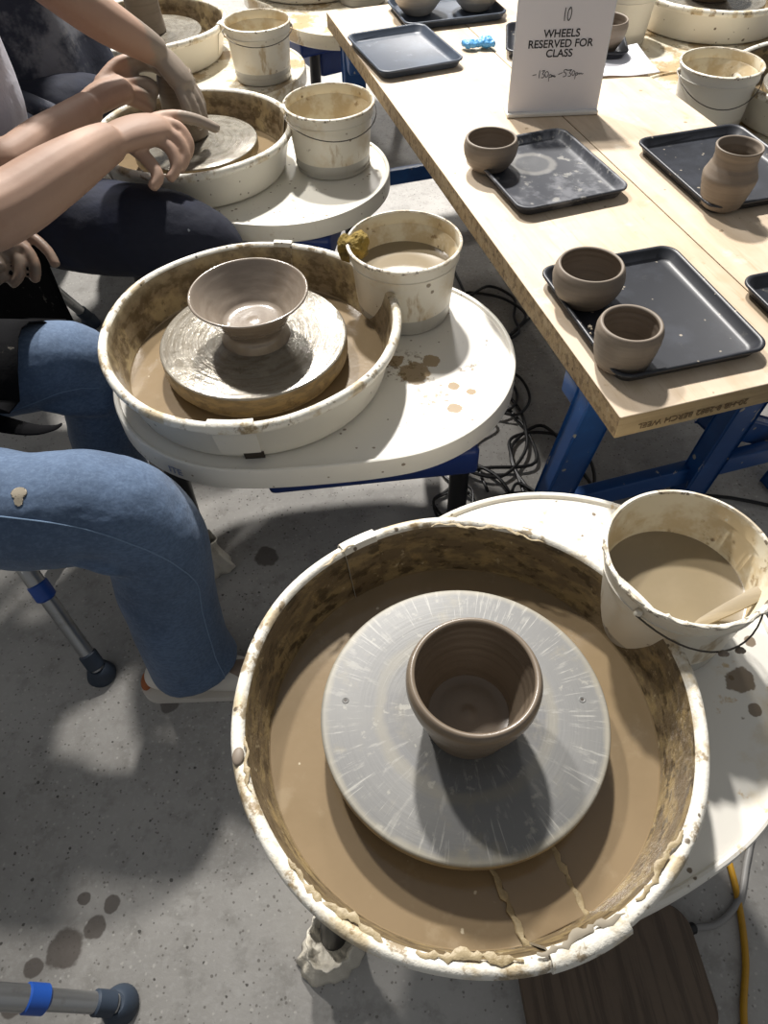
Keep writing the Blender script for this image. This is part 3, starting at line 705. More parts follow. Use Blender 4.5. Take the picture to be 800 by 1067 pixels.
strokes('handwritten_hours', [
    [(-8.2, -.2), (-7, 0)], [(-5.9, 1.2), (-5.9, -1.1)],
    [(-5.2, 1), (-4.2, 1.1), (-4.9, .2), (-4.2, -.3), (-4.5, -1), (-5.2, -1)], [(-3.4, .9), (-4, .2), (-3.6, -.9), (-3, -.5), (-2.9, .4), (-3.4, .9)],
    [(-2.5, -.2), (-2.5, -2.2)], [(-2.5, -.3), (-1.9, -.1), (-1.9, -.9), (-2.5, -1)], [(-1.6, -1), (-1.5, -.3), (-1.1, -.9), (-.9, -.3), (-.6, -1), (-.3, -.6)],
    [(.6, -.2), (2, .3)], [(3.4, 1.2), (2.5, 1.1), (2.5, .3), (3.2, .1), (3.1, -.8), (2.3, -1)], [(3.2, .9), (5, 1.1)],
    [(4.0, .9), (4.8, .9), (4.3, .2), (4.9, -.3), (4.6, -.9), (4, -.9)], [(5.6, .8), (5.2, .1), (5.5, -.7), (6, -.4), (6.1, .4), (5.6, .8)],
    [(6.5, 0), (6.4, -1.8)], [(6.5, 0), (7, .1), (7, -.6), (6.5, -.6)], [(7.3, -.5), (7.5, 0), (7.9, -.4), (8.2, 0), (8.6, -.4), (9, -.1)]],
        -.002, .092, .0070, .00075, 'grey_ink')
# glove scrap
bm = bmesh.new(); ell(bm, (-.022, 0, .008), (.022, .015, .008)); ell(bm, (.022, .002, .010), (.024, .018, .009)); ell(bm, (0, 0, .009), (.014, .009, .007)); ell(bm, (.036, -.006, .008), (.012, .012, .006)); ell(bm, (-.036, .004, .008), (.01, .012, .006))
me = fuse(bm, .002, 2, displace=(.014, .010))
gl = link('glove', me, 'glove', loc=(.317, 2.315, ZT+.003), rotz=rad(5)); gl.scale = (1, 1.2, 1.45); tag(gl, 'crumpled light blue nitrile glove lying on the plywood', 'glove')
# paper sheet near right edge
bm = bmesh.new(); g = bmesh.ops.create_grid(bm, x_segments=14, y_segments=14, size=.5)
for v in bm.verts:
    x, y = v.co.x, v.co.y
    v.co = Vector((x*.175, y*.215, .0015+.003*(.5+.5*sin(x*9+y*4))+.012*max(0, x-.25)**2*4+.006*max(0, -y-.3)))
ps = obj('paper_sheet', bm, 'paper', loc=(.685, 2.185, ZT), rotz=rad(2)); so = ps.modifiers.new('s', 'SOLIDIFY'); so.thickness = .0006
tag(ps, 'loose white paper sheet beside the half-hidden clay cup', 'paper')
# the small sliver of wood by the round-bellied bowl
bm = bmesh.new(); box(bm, -.004, .004, -.0015, .0015, 0, .006, .0006)
tag(obj('wood_chip', bm, 'sole', loc=(.318, 1.163, ZT), rotz=.5), 'tiny reddish wood chip behind the round-bellied bowl', 'wood chip')

# ------------------------------------------------------------------ stools
def stool(label, cx, cy, rz, legs, seat_z=.44, cl=.5, seat='white_plastic', group='height-adjustable stools'):
    t = thing('stool', label, 'stool', (cx, cy, 0), 0, group)
    bm = bmesh.new(); lathe(bm, [(0, seat_z-.03), (.14, seat_z-.03), (.155, seat_z-.02), (.158, seat_z-.008), (.15, seat_z-.001), (0, seat_z)], 48); obj('seat', bm, seat, t)
    for (x0, y0, x1, y1) in legs:
        a = Vector((x0-cx, y0-cy, seat_z-.03)); b = Vector((x1-cx, y1-cy, .03))
        bm = bmesh.new(); m = a.lerp(b, cl); tube(bm, [tuple(m), tuple(b)], .0150, 20); tube(bm, [tuple(a), tuple(a.lerp(b, cl+.05))], .0180, 20)
        lg = obj('leg', bm, 'alu', t)
        bm = bmesh.new(); tube(bm, [tuple(a.lerp(b, cl)), tuple(a.lerp(b, cl+.075))], .0205, 20); obj('adjusting_collar', bm, 'blue_plastic', lg)
        bm = bmesh.new(); tube(bm, [tuple(a.lerp(b, .91)), tuple(a.lerp(b, .985))], .0185, 20); obj('blue_ring', bm, 'rubber_blue', lg)
        bm = bmesh.new(); lathe(bm, [(0, 0), (.028, 0), (.030, .006), (.027, .016), (.0215, .032), (.016, .036), (0, .034)], 28, (b.x, b.y)); obj('rubber_foot', bm, 'rubber_blue', lg)
        bm = bmesh.new(); q = a.lerp(b, .8); ell(bm, (q.x+.009, q.y-.010, q.z), (.004, .004, .004), seg=8); obj('spring_button', bm, 'alu', lg)
    return t
stool('aluminium stool under the seated person in light blue jeans', -.88, .86, 0, [(-.765, .885, -.600, .690), (-.80, .95, -.765, 1.000), (-.98, .77, -1.13, .66), (-.98, .95, -1.13, 1.05)], .41)
stool('aluminium stool at the bottom left corner with white seat', -.76, .16, 0, [(-.70, .12, -.445, .115), (-.75, .24, -.78, .42), (-.86, .08, -1.0, -.05), (-.86, .24, -1.0, .40)], .33, cl=.62)
stool('aluminium stool under the seated person in navy trousers', -1.08, 1.80, 0, [(-1.0, 1.76, -.90, 1.90), (-1.04, 1.70, -1.04, 1.60), (-1.16, 1.7, -1.3, 1.6), (-1.16, 1.9, -1.3, 2.0)], .42, cl=.2, seat='black_shoe')

# ------------------------------------------------------------------ people
def finger(bm, pts, r0, r1):
    P = [tuple(p)+(r0+(r1-r0)*i/(len(pts)-1),) for i, p in enumerate(pts)]
    tube(bm, P, segs=12, n=4)
def head(bm, c, d=(1, 0)):
    cx, cy, cz = c; a = math.atan2(d[1], d[0]); R_ = Matrix.Rotation(a, 3, 'Z')
    def q(x, y, z): v = R_ @ Vector((x, y, z)); return (cx+v.x, cy+v.y, cz+v.z)
    ell(bm, q(-.012, 0, .025), (.095, .076, .09), R_); ell(bm, q(.022, 0, -.04), (.066, .056, .072), R_); ell(bm, q(.055, 0, -.085), (.028, .028, .022), R_)
    tube(bm, [q(.085, 0, .01)+(.008,), q(.103, 0, -.022)+(.013,)]); ell(bm, q(.078, 0, -.052), (.016, .026, .008), R_)
    for s in (-1, 1): ell(bm, q(-.012, .078*s, -.01), (.016, .009, .03), R_); ell(bm, q(.07, .03*s, .022), (.018, .02, .006), R_)
def hairbm(c, d=(1, 0), long=0):
    cx, cy, cz = c; a = math.atan2(d[1], d[0]); R_ = Matrix.Rotation(a, 3, 'Z'); bm = bmesh.new()
    def q(x, y, z): v = R_ @ Vector((x, y, z)); return (cx+v.x, cy+v.y, cz+v.z)
    ell(bm, q(-.028, 0, .045), (.098, .086, .088), R_); ell(bm, q(-.065, 0, -.01-long/2), (.045, .072, .07+long/2), R_)
    return bm
def person(name, label, loc=(0, 0, 0)):
    pass

def snap_line(me, pts, r):
    bm = bmesh.new(); bm.from_mesh(me); tr = BVHTree.FromBMesh(bm); bm.free()
    out = []
    for p in cr(pts, 10):
        h = tr.find_nearest(Vector(p)); out.append(tuple(h[0]+h[1]*r*.3))
    b2 = bmesh.new(); tube(b2, out, r, 6); return b2

# --- person in blue jeans at the second wheel
J_N = [(-1.02, .86, .490, .110), (-.80, .80, .485, .102), (-.60, .755, .468, .099), (-.47, .755, .468, .095), (-.415, .752, .438, .090), (-.395, .742, .37, .088), (-.402, .72, .26, .086), (-.398, .69, .14, .084), (-.386, .672, .07, .085)]
J_F = [(-1.02, 1.0, .515, .105), (-.82, 1.045, .505, .093), (-.66, 1.095, .490, .084), (-.585, 1.125, .465, .076), (-.575, 1.12, .40, .072), (-.59, 1.10, .27, .072), (-.60, 1.085, .12, .078), (-.60, 1.08, .05, .084)]
bm = bmesh.new()
tube(bm, [(-1.06, .93, .46, .12), (-1.07, .93, .60, .135), (-1.05, .93, .78, .135), (-1.00, .93, .98, .15), (-.98, .93, 1.05, .11)], segs=20, n=4)
tube(bm, [(-.98, .93, 1.04, .055), (-.93, .93, 1.15, .05)], segs=16); head(bm, (-.90, .93, 1.24))
tube(bm, [(-.98, .78, 1.03, .05), (-.99, 1.08, 1.03, .05)], segs=14)
tube(bm, [p[:3]+(p[3]*.72,) for p in J_N], segs=14); tube(bm, [p[:3]+(p[3]*.72,) for p in J_F], segs=14)
# far arm hanging past the far thigh
tube(bm, [(-.99, 1.08, 1.03, .050), (-1.03, 1.22, .90, .046), (-1.05, 1.32, .76, .042), (-.96, 1.38, .66, .036), (-.85, 1.425, .585, .028)], segs=16, n=4)
tube(bm, [(-.87, 1.42, .598, .030), (-.82, 1.435, .572, .042), (-.785, 1.435, .552, .044), (-.765, 1.43, .545, .036)], segs=16, n=3, flat=.6)
finger(bm, [(-.775, 1.455, .558), (-.742, 1.457, .552), (-.708, 1.435, .530), (-.692, 1.412, .508)], .0135, .0110)
finger(bm, [(-.772, 1.435, .550), (-.745, 1.424, .538), (-.732, 1.402, .512), (-.740, 1.388, .488)], .0138, .0112)
finger(bm, [(-.780, 1.415, .545), (-.760, 1.398, .530), (-.762, 1.376, .508), (-.780, 1.365, .495)], .0132, .0108)
finger(bm, [(-.795, 1.400, .545), (-.787, 1.38, .528), (-.797, 1.362, .512), (-.815, 1.356, .504)], .0120, .0100)
finger(bm, [(-.825, 1.405, .560), (-.80, 1.385, .552), (-.780, 1.358, .540)], .0140, .0112)
# near arm resting on thigh
tube(bm, [(-.98, .78, 1.03, .050), (-1.00, .70, .90, .046), (-.99, .64, .78, .042), (-.92, .68, .70, .034), (-.86, .73, .655, .027)], segs=16, n=4)
tube(bm, [(-.87, .725, .66, .026), (-.82, .745, .632, .036), (-.79, .755, .620, .034)], segs=14, n=3, flat=.55)
for k in range(4):
    y0 = .725+.02*k; finger(bm, [(-.80, y0, .622), (-.765, y0+.002, .612), (-.735-.006*(k in (1, 2)), y0+.003, .598)], .0098, .008)
finger(bm, [(-.83, .775, .63), (-.80, .80, .618), (-.775, .805, .608)], .011, .009)
for yy, xx in ((.668, -.37), (1.08, -.58)): tube(bm, [(xx-.02, yy, .10, .035), (xx-.01, yy, .05, .034), (xx+.10, yy-.005, .035, .03)], segs=14, n=3)
p1 = tag(link('person', fuse(bm, .0045, 4), 'skin_clay'), 'seated person in blue jeans and black apron at the bowl wheel', 'person')
bm = bmesh.new()
tube(bm, J_N, segs=28, n=7); tube(bm, J_F, segs=28, n=7); tube(bm, [(-1.07, .82, .53, .115), (-1.07, 1.04, .53, .115)], segs=20); tube(bm, [(-1.07, .93, .52, .14), (-1.07, .93, .66, .142)], segs=20)
# folds behind the knees
tube(bm, [(-.50, .69, .425, .012), (-.45, .685, .40, .018), (-.42, .69, .37, .012)], segs=8, n=3)
tube(bm, [(-.56, .705, .44, .010), (-.49, .672, .435, .014), (-.43, .665, .41, .010)], segs=8, n=3)
tube(bm, [(-.66, 1.03, .45, .008), (-.60, 1.04, .43, .016), (-.54, 1.06, .40, .010)], segs=8, n=3)
jme = fuse(bm, .0055, 5, displace=(.11, .011))
jn = link('jeans', jme, 'denim', p1)
seam = snap_line(jme, [(-.64, .69, .545), (-.54, .68, .535), (-.46, .675, .515), (-.40, .67, .48), (-.35, .675, .42), (-.333, .69, .34), (-.330, .67, .26), (-.325, .64, .14), (-.315, .62, .05)], .0012)
obj('seam', seam, 'denim_thread', jn)
seam = snap_line(jme, [(-.74, 1.0, .46), (-.66, 1.02, .47), (-.60, 1.03, .475), (-.53, 1.05, .46)], .0009); obj('seam', seam, 'denim_thread', jn)
bm = bmesh.new(); bm.from_mesh(jme); tr = BVHTree.FromBMesh(bm); bm.free()
h = tr.find_nearest(Vector((-.545, .70, .60)))
bm = bmesh.new(); ell(bm, tuple(h[0]), (.0125, .0095, .0095), seg=12); ell(bm, tuple(h[0]+Vector((0, -.010, -.006))), (.007, .009, .008), seg=12); me_ = bm2me(bm)
for v in me_.vertices:
    hh = tr.find_nearest(v.co); v.co = hh[0]+hh[1]*.0012
link('clay_blotch', me_, 'clay_spot', jn)
# hems, shoes
for (x, y) in ((-.384, .668), (-.60, 1.08)):
    bm = bmesh.new(); tube(bm, [(x-.10, y, .035, .026), (x-.07, y, .045, .038), (x, y, .048, .040), (x+.07, y-.003, .038, .038), (x+.125, y-.008, .030, .028), (x+.145, y-.008, .024, .02)], segs=18, n=4, flat=.8)
    sh = link('shoe', fuse(bm, .004, 3), 'shoe', p1)
    bm = bmesh.new(); P = [(a*1.0, b*1.0) for a, b in rrect(.142, .042, .04)]
    loops(bm, [[(x+.018+a, y-.004+b, z) for a, b in P] for z in (.0005, .018)]); obj('shoe_sole', bm, 'shoe', sh)
    bm = bmesh.new(); ell(bm, (x-.112, y-.004, .022), (.012, .022, .014)); obj('heel_tab', bm, 'sole', sh)
# apron on lap, shirt
bm = bmesh.new(); g = []
for i in range(17):
    u = i/16; row = []
    yy = .72+.46*u
    for k in range(14):
        w = k/13; x = -.99+.358*w*(1-.12*(.5-u))
        top = max(.515+math.sqrt(max(0, .105**2-min(abs(yy-.82), .10)**2)), .510+math.sqrt(max(0, .106**2-min(abs(yy-1.05), .10)**2)))
        z = top+.006-.012*max(0, w-.85)
        row.append(bm.verts.new((x+.008*sin(u*14), yy, z-.02*w)))
    g.append(row)
for a, b in zip(g, g[1:]):
    for k in range(13): bm.faces.new((a[k], b[k], b[k+1], a[k+1]))
ap = obj('apron', bm, 'black_cloth', p1); so = ap.modifiers.new('s', 'SOLIDIFY'); so.thickness = .004; so.offset = 0
bm = bmesh.new(); tube(bm, [(-.74, .945, .52, .012), (-.67, .925, .505, .018), (-.61, .915, .495, .013), (-.572, .915, .497, .007), (-.555, .915, .505, .004)], segs=10, n=4, flat=.45); obj('apron_tie', bm, 'black_cloth', ap)
bm = bmesh.new(); tube(bm, [(-1.06, .93, .62, .15), (-1.05, .93, .78, .152), (-1.00, .93, .96, .165), (-.985, .93, 1.06, .12)], segs=24, n=4)
tube(bm, [(-.985, .82, 1.03, .066), (-.99, .76, 1.0, .062), (-1.0, .71, .92, .058)], segs=16, n=3); tube(bm, [(-.985, 1.05, 1.03, .066), (-1.0, 1.12, 1.0, .062), (-1.025, 1.2, .92, .058)], segs=16, n=3)
link('shirt', fuse(bm, .007, 5), 'black_cloth', p1)
link('hair', fuse(hairbm((-.90, .93, 1.24), long=.14), .006, 3), 'hair', p1)

# --- person in navy trousers and white shirt at the third wheel
T_N = [(-1.12, 1.70, .52, .11), (-.92, 1.66, .505, .105), (-.70, 1.62, .485, .108), (-.52, 1.605, .465, .105), (-.42, 1.60, .43, .092), (-.395, 1.60, .36, .082), (-.42, 1.585, .22, .078), (-.45, 1.58, .06, .078)]
T_F = [(-1.12, 1.94, .52, .11), (-.98, 2.06, .525, .10), (-.85, 2.17, .52, .094), (-.79, 2.27, .49, .08), (-.80, 2.29, .40, .078), (-.84, 2.28, .22, .074), (-.86, 2.27, .06, .076)]
bm = bmesh.new()
tube(bm, [(-1.16, 1.82, .46, .12), (-1.10, 1.82, .62, .14), (-1.04, 1.80, .82, .145), (-1.00, 1.78, 1.02, .15), (-.96, 1.77, 1.08, .11)], segs=20, n=4)
tube(bm, [(-.97, 1.77, 1.08, .055), (-.90, 1.78, 1.17, .05)], segs=16); head(bm, (-.86, 1.79, 1.25))
tube(bm, [(-1.0, 1.62, 1.06, .052), (-1.0, 1.93, 1.06, .052)], segs=14)
tube(bm, [p[:3]+(p[3]*.7,) for p in T_N], segs=14); tube(bm, [p[:3]+(p[3]*.7,) for p in T_F], segs=14)
# near arm
tube(bm, [(-1.0, 1.62, 1.06, .056), (-.93, 1.46, .93, .058), (-.86, 1.31, .79, .060), (-.79, 1.26, .69, .062), (-.715, 1.335, .675, .064), (-.64, 1.45, .682, .059), (-.585, 1.555, .682, .048), (-.560, 1.605, .678, .041)], segs=18, n=4)
tube(bm, [(-.575, 1.585, .678, .040), (-.545, 1.635, .675, .050), (-.515, 1.675, .668, .055), (-.488, 1.708, .660, .050), (-.475, 1.722, .655, .040)], segs=18, n=4, flat=.62)
finger(bm, [(-.490, 1.735, .668), (-.450, 1.765, .662), (-.405, 1.785, .644), (-.362, 1.790, .620)], .0165, .0120)
finger(bm, [(-.475, 1.718, .665), (-.440, 1.728, .652), (-.420, 1.712, .622), (-.428, 1.688, .602)], .0165, .0130)
finger(bm, [(-.475, 1.695, .660), (-.440, 1.695, .642), (-.426, 1.675, .610), (-.440, 1.652, .592)], .0160, .0125)
finger(bm, [(-.482, 1.670, .655), (-.452, 1.662, .635), (-.442, 1.638, .604), (-.458, 1.618, .588)], .0150, .0120)
finger(bm, [(-.530, 1.645, .652), (-.497, 1.625, .628), (-.476, 1.598, .604), (-.490, 1.578, .590)], .0170, .0130)
# far arm
tube(bm, [(-1.0, 1.93, 1.06, .052), (-.97, 1.82, .92, .050), (-.88, 1.64, .76, .048), (-.80, 1.56, .665, .046), (-.73, 1.68, .662, .044), (-.655, 1.815, .668, .036)], segs=18, n=4)
tube(bm, [(-.67, 1.80, .668, .034), (-.635, 1.855, .676, .044), (-.595, 1.900, .676, .044)], segs=16, n=4, flat=.7)
finger(bm, [(-.60, 1.935, .690), (-.565, 1.965, .698), (-.53, 1.985, .690), (-.505, 1.975, .676)], .0145, .0115)
finger(bm, [(-.59, 1.92, .680), (-.55, 1.942, .675), (-.530, 1.945, .660), (-.535, 1.94, .642)], .0145, .0115)
finger(bm, [(-.59, 1.90, .670), (-.555, 1.92, .655), (-.540, 1.93, .635), (-.545, 1.93, .62)], .0140, .0110)
finger(bm, [(-.60, 1.885, .662), (-.57, 1.90, .642), (-.55, 1.915, .62), (-.55, 1.92, .605)], .0130, .0105)
finger(bm, [(-.64, 1.885, .695), (-.60, 1.94, .718), (-.55, 1.968, .716), (-.522, 1.972, .706)], .0150, .0125)
for yy, xx in ((1.58, -.44), (2.27, -.85)): tube(bm, [(xx-.02, yy, .10, .035), (xx-.01, yy, .05, .034), (xx+.10, yy, .035, .03)], segs=14, n=3)
p2 = tag(link('person', fuse(bm, .0045, 4), 'skin_arm'), 'seated person in white shirt and navy trousers shaping clay at the third wheel', 'person')
bm = bmesh.new(); tube(bm, T_N, segs=28, n=7); tube(bm, T_F, segs=28, n=7); tube(bm, [(-1.15, 1.72, .53, .12), (-1.15, 1.92, .53, .12)], segs=20)
link('trousers', fuse(bm, .006, 6, displace=(.13, .014)), 'navy', p2)
bm = bmesh.new(); tube(bm, [(-1.06, 1.80, .56, .165), (-.995, 1.80, .66, .18), (-.985, 1.80, .82, .175), (-.98, 1.78, 1.0, .17), (-.96, 1.77, 1.09, .12)], segs=24, n=4)
tube(bm, [(-.99, 1.66, 1.06, .07), (-.98, 1.56, 1.02, .070), (-.93, 1.46, .93, .072)], segs=16, n=3); tube(bm, [(-.99, 1.90, 1.06, .07), (-.995, 1.94, 1.0, .07), (-.975, 1.90, .90, .07)], segs=16, n=3)
tube(bm, [(-1.0, 1.74, .58, .09), (-.91, 1.75, .62, .085), (-.895, 1.77, .72, .085)], segs=16, n=3)
link('shirt', fuse(bm, .008, 5), 'white_shirt', p2)
bm = bmesh.new(); tube(bm, [(-1.02, 1.98, .60, .07), (-.93, 2.02, .61, .05), (-.87, 2.03, .595, .035), (-.83, 2.05, .575, .02)], segs=16, n=3, flat=.6); tube(bm, [(-.98, 1.88, .60, .06), (-.90, 1.93, .585, .045), (-.86, 1.97, .55, .03)], segs=14, n=3)
apr = link('apron', fuse(bm, .005, 4), 'apron_grey', p2)
bm = bmesh.new(); g = []
for i in range(25):
    u = i/24; x = -1.12+.36*u
    yc, zc = 1.70-.07*(u), .515-.02*u
    row = [bm.verts.new((x, yc+.116*cos(rad(a)), zc+.116*sin(rad(a)))) for a in (70, 90, 110, 130, 150, 170, 185)]
    row += [bm.verts.new((x+.006*sin(u*9), yc-.118+.012*sin(u*16+k)*k/4, zc-.03-.055*k)) for k in range(1, 6)]
    g.append(row)
for a, b in zip(g, g[1:]):
    for k in range(len(a)-1): bm.faces.new((a[k], b[k], b[k+1], a[k+1]))
hf = obj('apron_flap', bm, 'black_cloth', apr); so = hf.modifiers.new('s', 'SOLIDIFY'); so.thickness = .004
for (x, y) in ((-.44, 1.58), (-.85, 2.27)):
    bm = bmesh.new(); tube(bm, [(x-.10, y, .037, .03), (x-.05, y, .045, .042), (x+.06, y, .040, .040), (x+.13, y, .030, .028)], segs=18, n=4, flat=.8); link('shoe', fuse(bm, .004, 3), 'black_shoe', p2)
link('hair', fuse(hairbm((-.86, 1.79, 1.25)), .006, 3), 'hair', p2)

# --- standing helper leaning in from the left
bm = bmesh.new()
S_L = [(-1.12, 2.38, .95, .11), (-1.10, 2.36, .72, .095), (-1.09, 2.34, .48, .07), (-1.10, 2.34, .25, .06), (-1.12, 2.34, .06, .045)]
S_R = [(-1.18, 2.58, .95, .11), (-1.16, 2.60, .72, .095), (-1.16, 2.62, .48, .07), (-1.18, 2.62, .25, .06), (-1.2, 2.62, .06, .045)]
tube(bm, [(-1.15, 2.48, .90, .14), (-1.12, 2.44, 1.04, .14), (-1.02, 2.34, 1.22, .15), (-.92, 2.26, 1.38, .15), (-.89, 2.23, 1.43, .10)], segs=20, n=4)
tube(bm, [(-.89, 2.23, 1.42, .055), (-.82, 2.17, 1.50, .05)], segs=16); head(bm, (-.77, 2.13, 1.56), (.75, -.6))
tube(bm, [(-1.02, 2.14, 1.36, .054), (-.86, 2.38, 1.40, .054)], segs=14)
tube(bm, S_L, segs=14); tube(bm, S_R, segs=14)
tube(bm, [(-1.02, 2.14, 1.36, .052), (-.92, 2.04, 1.22, .048), (-.79, 1.93, 1.04, .046), (-.710, 1.880, .935, .050), (-.655, 1.875, .882, .050), (-.585, 1.890, .818, .047), (-.525, 1.920, .764, .038), (-.500, 1.940, .735, .033)], segs=18, n=4)
tube(bm, [(-.506, 1.935, .744, .032), (-.484, 1.944, .712, .042), (-.464, 1.944, .682, .045), (-.452, 1.938, .662, .040)], segs=16, n=4, flat=.6, up=(1, 0, .4))
finger(bm, [(-.452, 1.965, .668), (-.433, 1.962, .640), (-.424, 1.955, .612), (-.425, 1.95, .588)], .0135, .0108)
finger(bm, [(-.448, 1.945, .662), (-.430, 1.938, .630), (-.421, 1.930, .600), (-.420, 1.925, .572)], .0138, .0110)
finger(bm, [(-.452, 1.925, .662), (-.438, 1.913, .632), (-.430, 1.905, .602), (-.430, 1.902, .577)], .0138, .0108)
finger(bm, [(-.462, 1.910, .668), (-.452, 1.893, .642), (-.447, 1.885, .615), (-.448, 1.884, .595)], .0128, .0102)
finger(bm, [(-.475, 1.965, .695), (-.455, 1.985, .672), (-.443, 1.995, .648)], .0130, .0105)
# other arm braced on the thigh
tube(bm, [(-.86, 2.38, 1.40, .052), (-.84, 2.50, 1.22, .047), (-.90, 2.56, 1.06, .043), (-.96, 2.52, .94, .034), (-1.0, 2.48, .86, .028)], segs=16, n=4)
tube(bm, [(-.99, 2.49, .87, .026), (-1.02, 2.47, .82, .036), (-1.035, 2.465, .80, .034)], segs=12, n=3, flat=.6)
for k in range(4): finger(bm, [(-1.03+.012*k, 2.485-.018*k, .80), (-1.04+.012*k, 2.48-.018*k, .77), (-1.045+.012*k, 2.475-.018*k, .74)], .010, .008)
finger(bm, [(-1.0, 2.45, .84), (-.985, 2.43, .81), (-.985, 2.425, .785)], .011, .009)
p3 = tag(link('person', fuse(bm, .0045, 4), 'skin_arm'), 'standing person in dusty dark apron leaning an arm down onto the clay cylinder', 'person')
bm = bmesh.new(); tube(bm, [(a, b, c, r+.02) for a, b, c, r in S_L], segs=24, n=5); tube(bm, [(a, b, c, r+.02) for a, b, c, r in S_R], segs=24, n=5); tube(bm, [(-1.16, 2.50, .86, .14), (-1.14, 2.47, .98, .15)], segs=20)
link('trousers', fuse(bm, .007, 5), 'navy', p3)
bm = bmesh.new(); tube(bm, [(-1.14, 2.46, .95, .155), (-1.12, 2.44, 1.06, .16), (-1.02, 2.34, 1.24, .168), (-.93, 2.27, 1.39, .16), (-.89, 2.23, 1.44, .11)], segs=24, n=4)
tube(bm, [(-1.01, 2.16, 1.37, .066), (-.98, 2.10, 1.31, .064), (-.90, 2.02, 1.19, .062)], segs=16, n=3); tube(bm, [(-.88, 2.36, 1.40, .066), (-.84, 2.42, 1.33, .064), (-.84, 2.48, 1.24, .06)], segs=16, n=3)
link('shirt', fuse(bm, .008, 5), 'grey_shirt', p3)
# hanging apron skirt
bm = bmesh.new(); g = []
for i in range(25):
    u = i/24; row = []; a = rad(-112+135*u)
    for k in range(12):
        w = k/11; rr = .165+.06*w+.012*sin(u*22+w*3)*w
        cx, cy = -1.10+.09*w, 2.43-.05*w
        row.append(bm.verts.new((cx+rr*cos(a)*1.25, cy+rr*sin(a)*1.15, 1.10-.62*w)))
    g.append(row)
for a, b in zip(g, g[1:]):
    for k in range(11): bm.faces.new((a[k], b[k], b[k+1], a[k+1]))
ap = obj('apron', bm, 'apron_grey', p3); so = ap.modifiers.new('s', 'SOLIDIFY'); so.thickness = .004
for (x, y) in ((-1.11, 2.34), (-1.19, 2.62)):
    bm = bmesh.new(); tube(bm, [(x-.09, y, .037, .03), (x-.04, y, .045, .042), (x+.07, y, .040, .040), (x+.14, y, .030, .028)], segs=18, n=4, flat=.8); link('shoe', fuse(bm, .004, 3), 'black_shoe', p3)
link('hair', fuse(hairbm((-.77, 2.13, 1.56), (.75, -.6)), .006, 3), 'hair', p3)

# ------------------------------------------------------------------ floor things: pedal and cables
pd = thing('foot_pedal', 'worn brown wooden foot pedal board under the front wheel', 'pedal', (.33, .125, 0), rad(4))
bm = bmesh.new(); P = rrect(.145, .095, .045); loops(bm, [[(a, b, z) for a, b in [(x*(1-i), y*(1-i)) for x, y in P]] for i, z in ((.02, .016), (0, .019), (0, .034), (.015, .037))]); obj('pedal_board', bm, 'pedal', pd)
bm = bmesh.new(); box(bm, -.10, .10, -.06, .06, 0, .017, .003); obj('pedal_base', bm, 'black_metal', pd)
bm = bmesh.new(); tube(bm, [(.11, .045, .012), (.155, .055, .010), (.20, .058, .008), (.25, .09, .007), (.29, .15, .006), (.33, .2, .006), (.43, .26, .006)], .0055, 10, n=8)
cb = obj('cable', bm, 'grey_rubber', pd)
bm = bmesh.new(); tube(bm, [(.105, .044, .012), (.135, .052, .011), (.158, .056, .010)], .009, 12); obj('strain_relief', bm, 'black_rubber', cb)
bm = bmesh.new(); tube(bm, [(.62, .62, .006), (.60, .46, .006), (.578, .33, .006), (.572, .24, .006), (.555, .15, .006), (.520, .05, .006), (.51, -.1, .006), (.53, -.3, .006)], .0055, 10, n=8)
tag(obj('extension_cord', bm, 'yellow_rubber'), 'yellow extension cord on the floor at the lower right', 'cord')
rnd = random.Random(11)
def loopcable(label, cx, cy, r, turns, z0, seed, rr=.0045, ex=None, grp='black cables tangled on the floor'):
    rd = random.Random(seed); pts = []; n = int(turns*9)
    for i in range(n):
        a = i*2*PI/9+seed; q = r*(.75+.45*rd.random())
        pts.append((cx+q*cos(a)+.02*rd.random(), cy+q*sin(a)*1.25, z0+.004+.010*rd.random()))
    if ex: pts += ex
    bm = bmesh.new(); tube(bm, pts, rr, 8, n=6)
    return tag(obj('power_cable', bm, 'black_rubber'), label, 'cable', grp)
loopcable('black cable coil on the floor between bowl wheel and table', .22, 1.62, .13, 3.2, .004, 1, ex=[(.30, 1.9, .006), (.25, 2.2, .006)])
loopcable('black cable looped below the coil near the table edge', .27, 1.36, .12, 2.6, .006, 2, ex=[(.33, 1.1, .006), (.40, .95, .006), (.52, .85, .006)])
loopcable('black cable running under the near end of the table', .40, 1.22, .10, 2.2, .006, 5, ex=[(.62, 1.12, .006), (.85, 1.10, .006), (1.1, 1.0, .006)])
loopcable('black cable at the foot of the bowl wheel leg', .17, 1.10, .055, 2.2, .005, 7, .0035, ex=[(.14, 1.25, .006), (.16, 1.5, .006)])
loopcable('black cable coil farther under the table', .33, 1.86, .11, 2.5, .006, 9, ex=[(.6, 2.0, .006)])

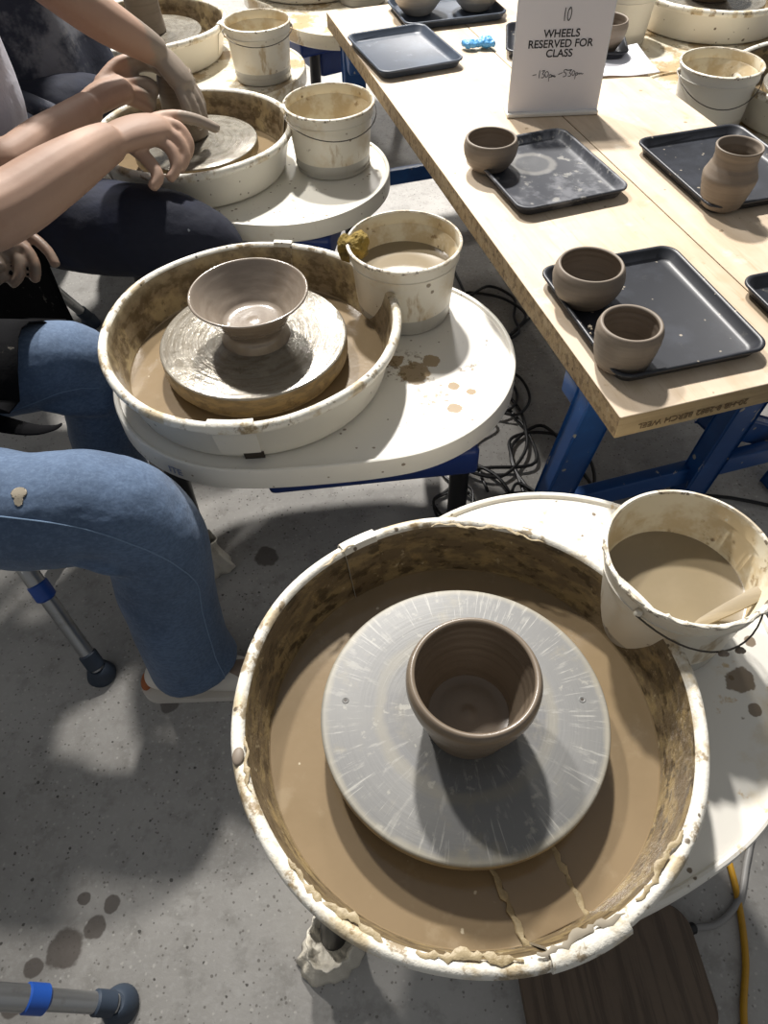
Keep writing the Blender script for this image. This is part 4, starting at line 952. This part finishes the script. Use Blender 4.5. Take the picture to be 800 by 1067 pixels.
loopcable('black cable bundle beside the tall blue trestle leg', .30, 1.50, .085, 2.8, .012, 13, .004, ex=[(.24, 1.30, .006), (.26, 1.15, .006)])
loopcable('black cable loop reaching toward the front wheel tray', .33, 1.05, .075, 2.0, .006, 17, .004, ex=[(.22, 1.0, .006), (.14, .95, .006)])
# faint print on the second tray's edge
o0 = outline(.22, .285, .29)
def edge_at(ang_world):
    best = None
    for i, (x, y) in enumerate(o0):
        a = rad(5); wx, wy = x*cos(a)-y*sin(a), x*sin(a)+y*cos(a); d = abs(math.atan2(wy, wx)-ang_world)
        if best is None or d < best[0]: best = (d, wx, wy)
    return best[1], best[2]
ex_, ey_ = edge_at(rad(-118)); na = math.atan2(ey_, ex_)
for ch in w2.children:
    if ch.name.startswith('tray_table'):
        mwt = Matrix.Rotation(-rad(5), 4, 'Z') @ Matrix.Translation((ex_*1.003, ey_*1.003, .425)) @ Matrix.Rotation(na+PI/2, 4, 'Z') @ Matrix.Rotation(PI/2, 4, 'X')
        text_mesh('ITE', .022, 'blue_ink', ch, 'printed_lettering', mwt, .0002)

# ------------------------------------------------------------------ light
def area(name, loc, power, size, target, color=(1, .965, .92)):
    l = bpy.data.lights.new(name, 'AREA'); l.shape = 'DISK'; l.size = size; l.energy = power; l.color = color
    o = bpy.data.objects.new(name, l); col.objects.link(o); o.location = loc
    o.rotation_euler = (Vector(target)-Vector(loc)).to_track_quat('-Z', 'Y').to_euler()
area('ceiling_lamp_main', (-.30, 5.7, 6.3), 880, .42, (0, 1.2, .5))
area('ceiling_lamp_left', (-2.4, 4.9, 6.3), 400, .42, (0, 1.2, .5))
area('ceiling_lamp_far', (.4, 10.5, 6.3), 280, 1.0, (0, 1.8, .5))
w = bpy.data.worlds.new('world'); bpy.context.scene.world = w; w.use_nodes = True
bg = w.node_tree.nodes['Background']; bg.inputs[0].default_value = (.95, .97, 1, 1); bg.inputs[1].default_value = .24
sc = bpy.context.scene
sc.view_settings.view_transform = 'Standard'; sc.view_settings.look = 'None'; sc.view_settings.exposure = 0
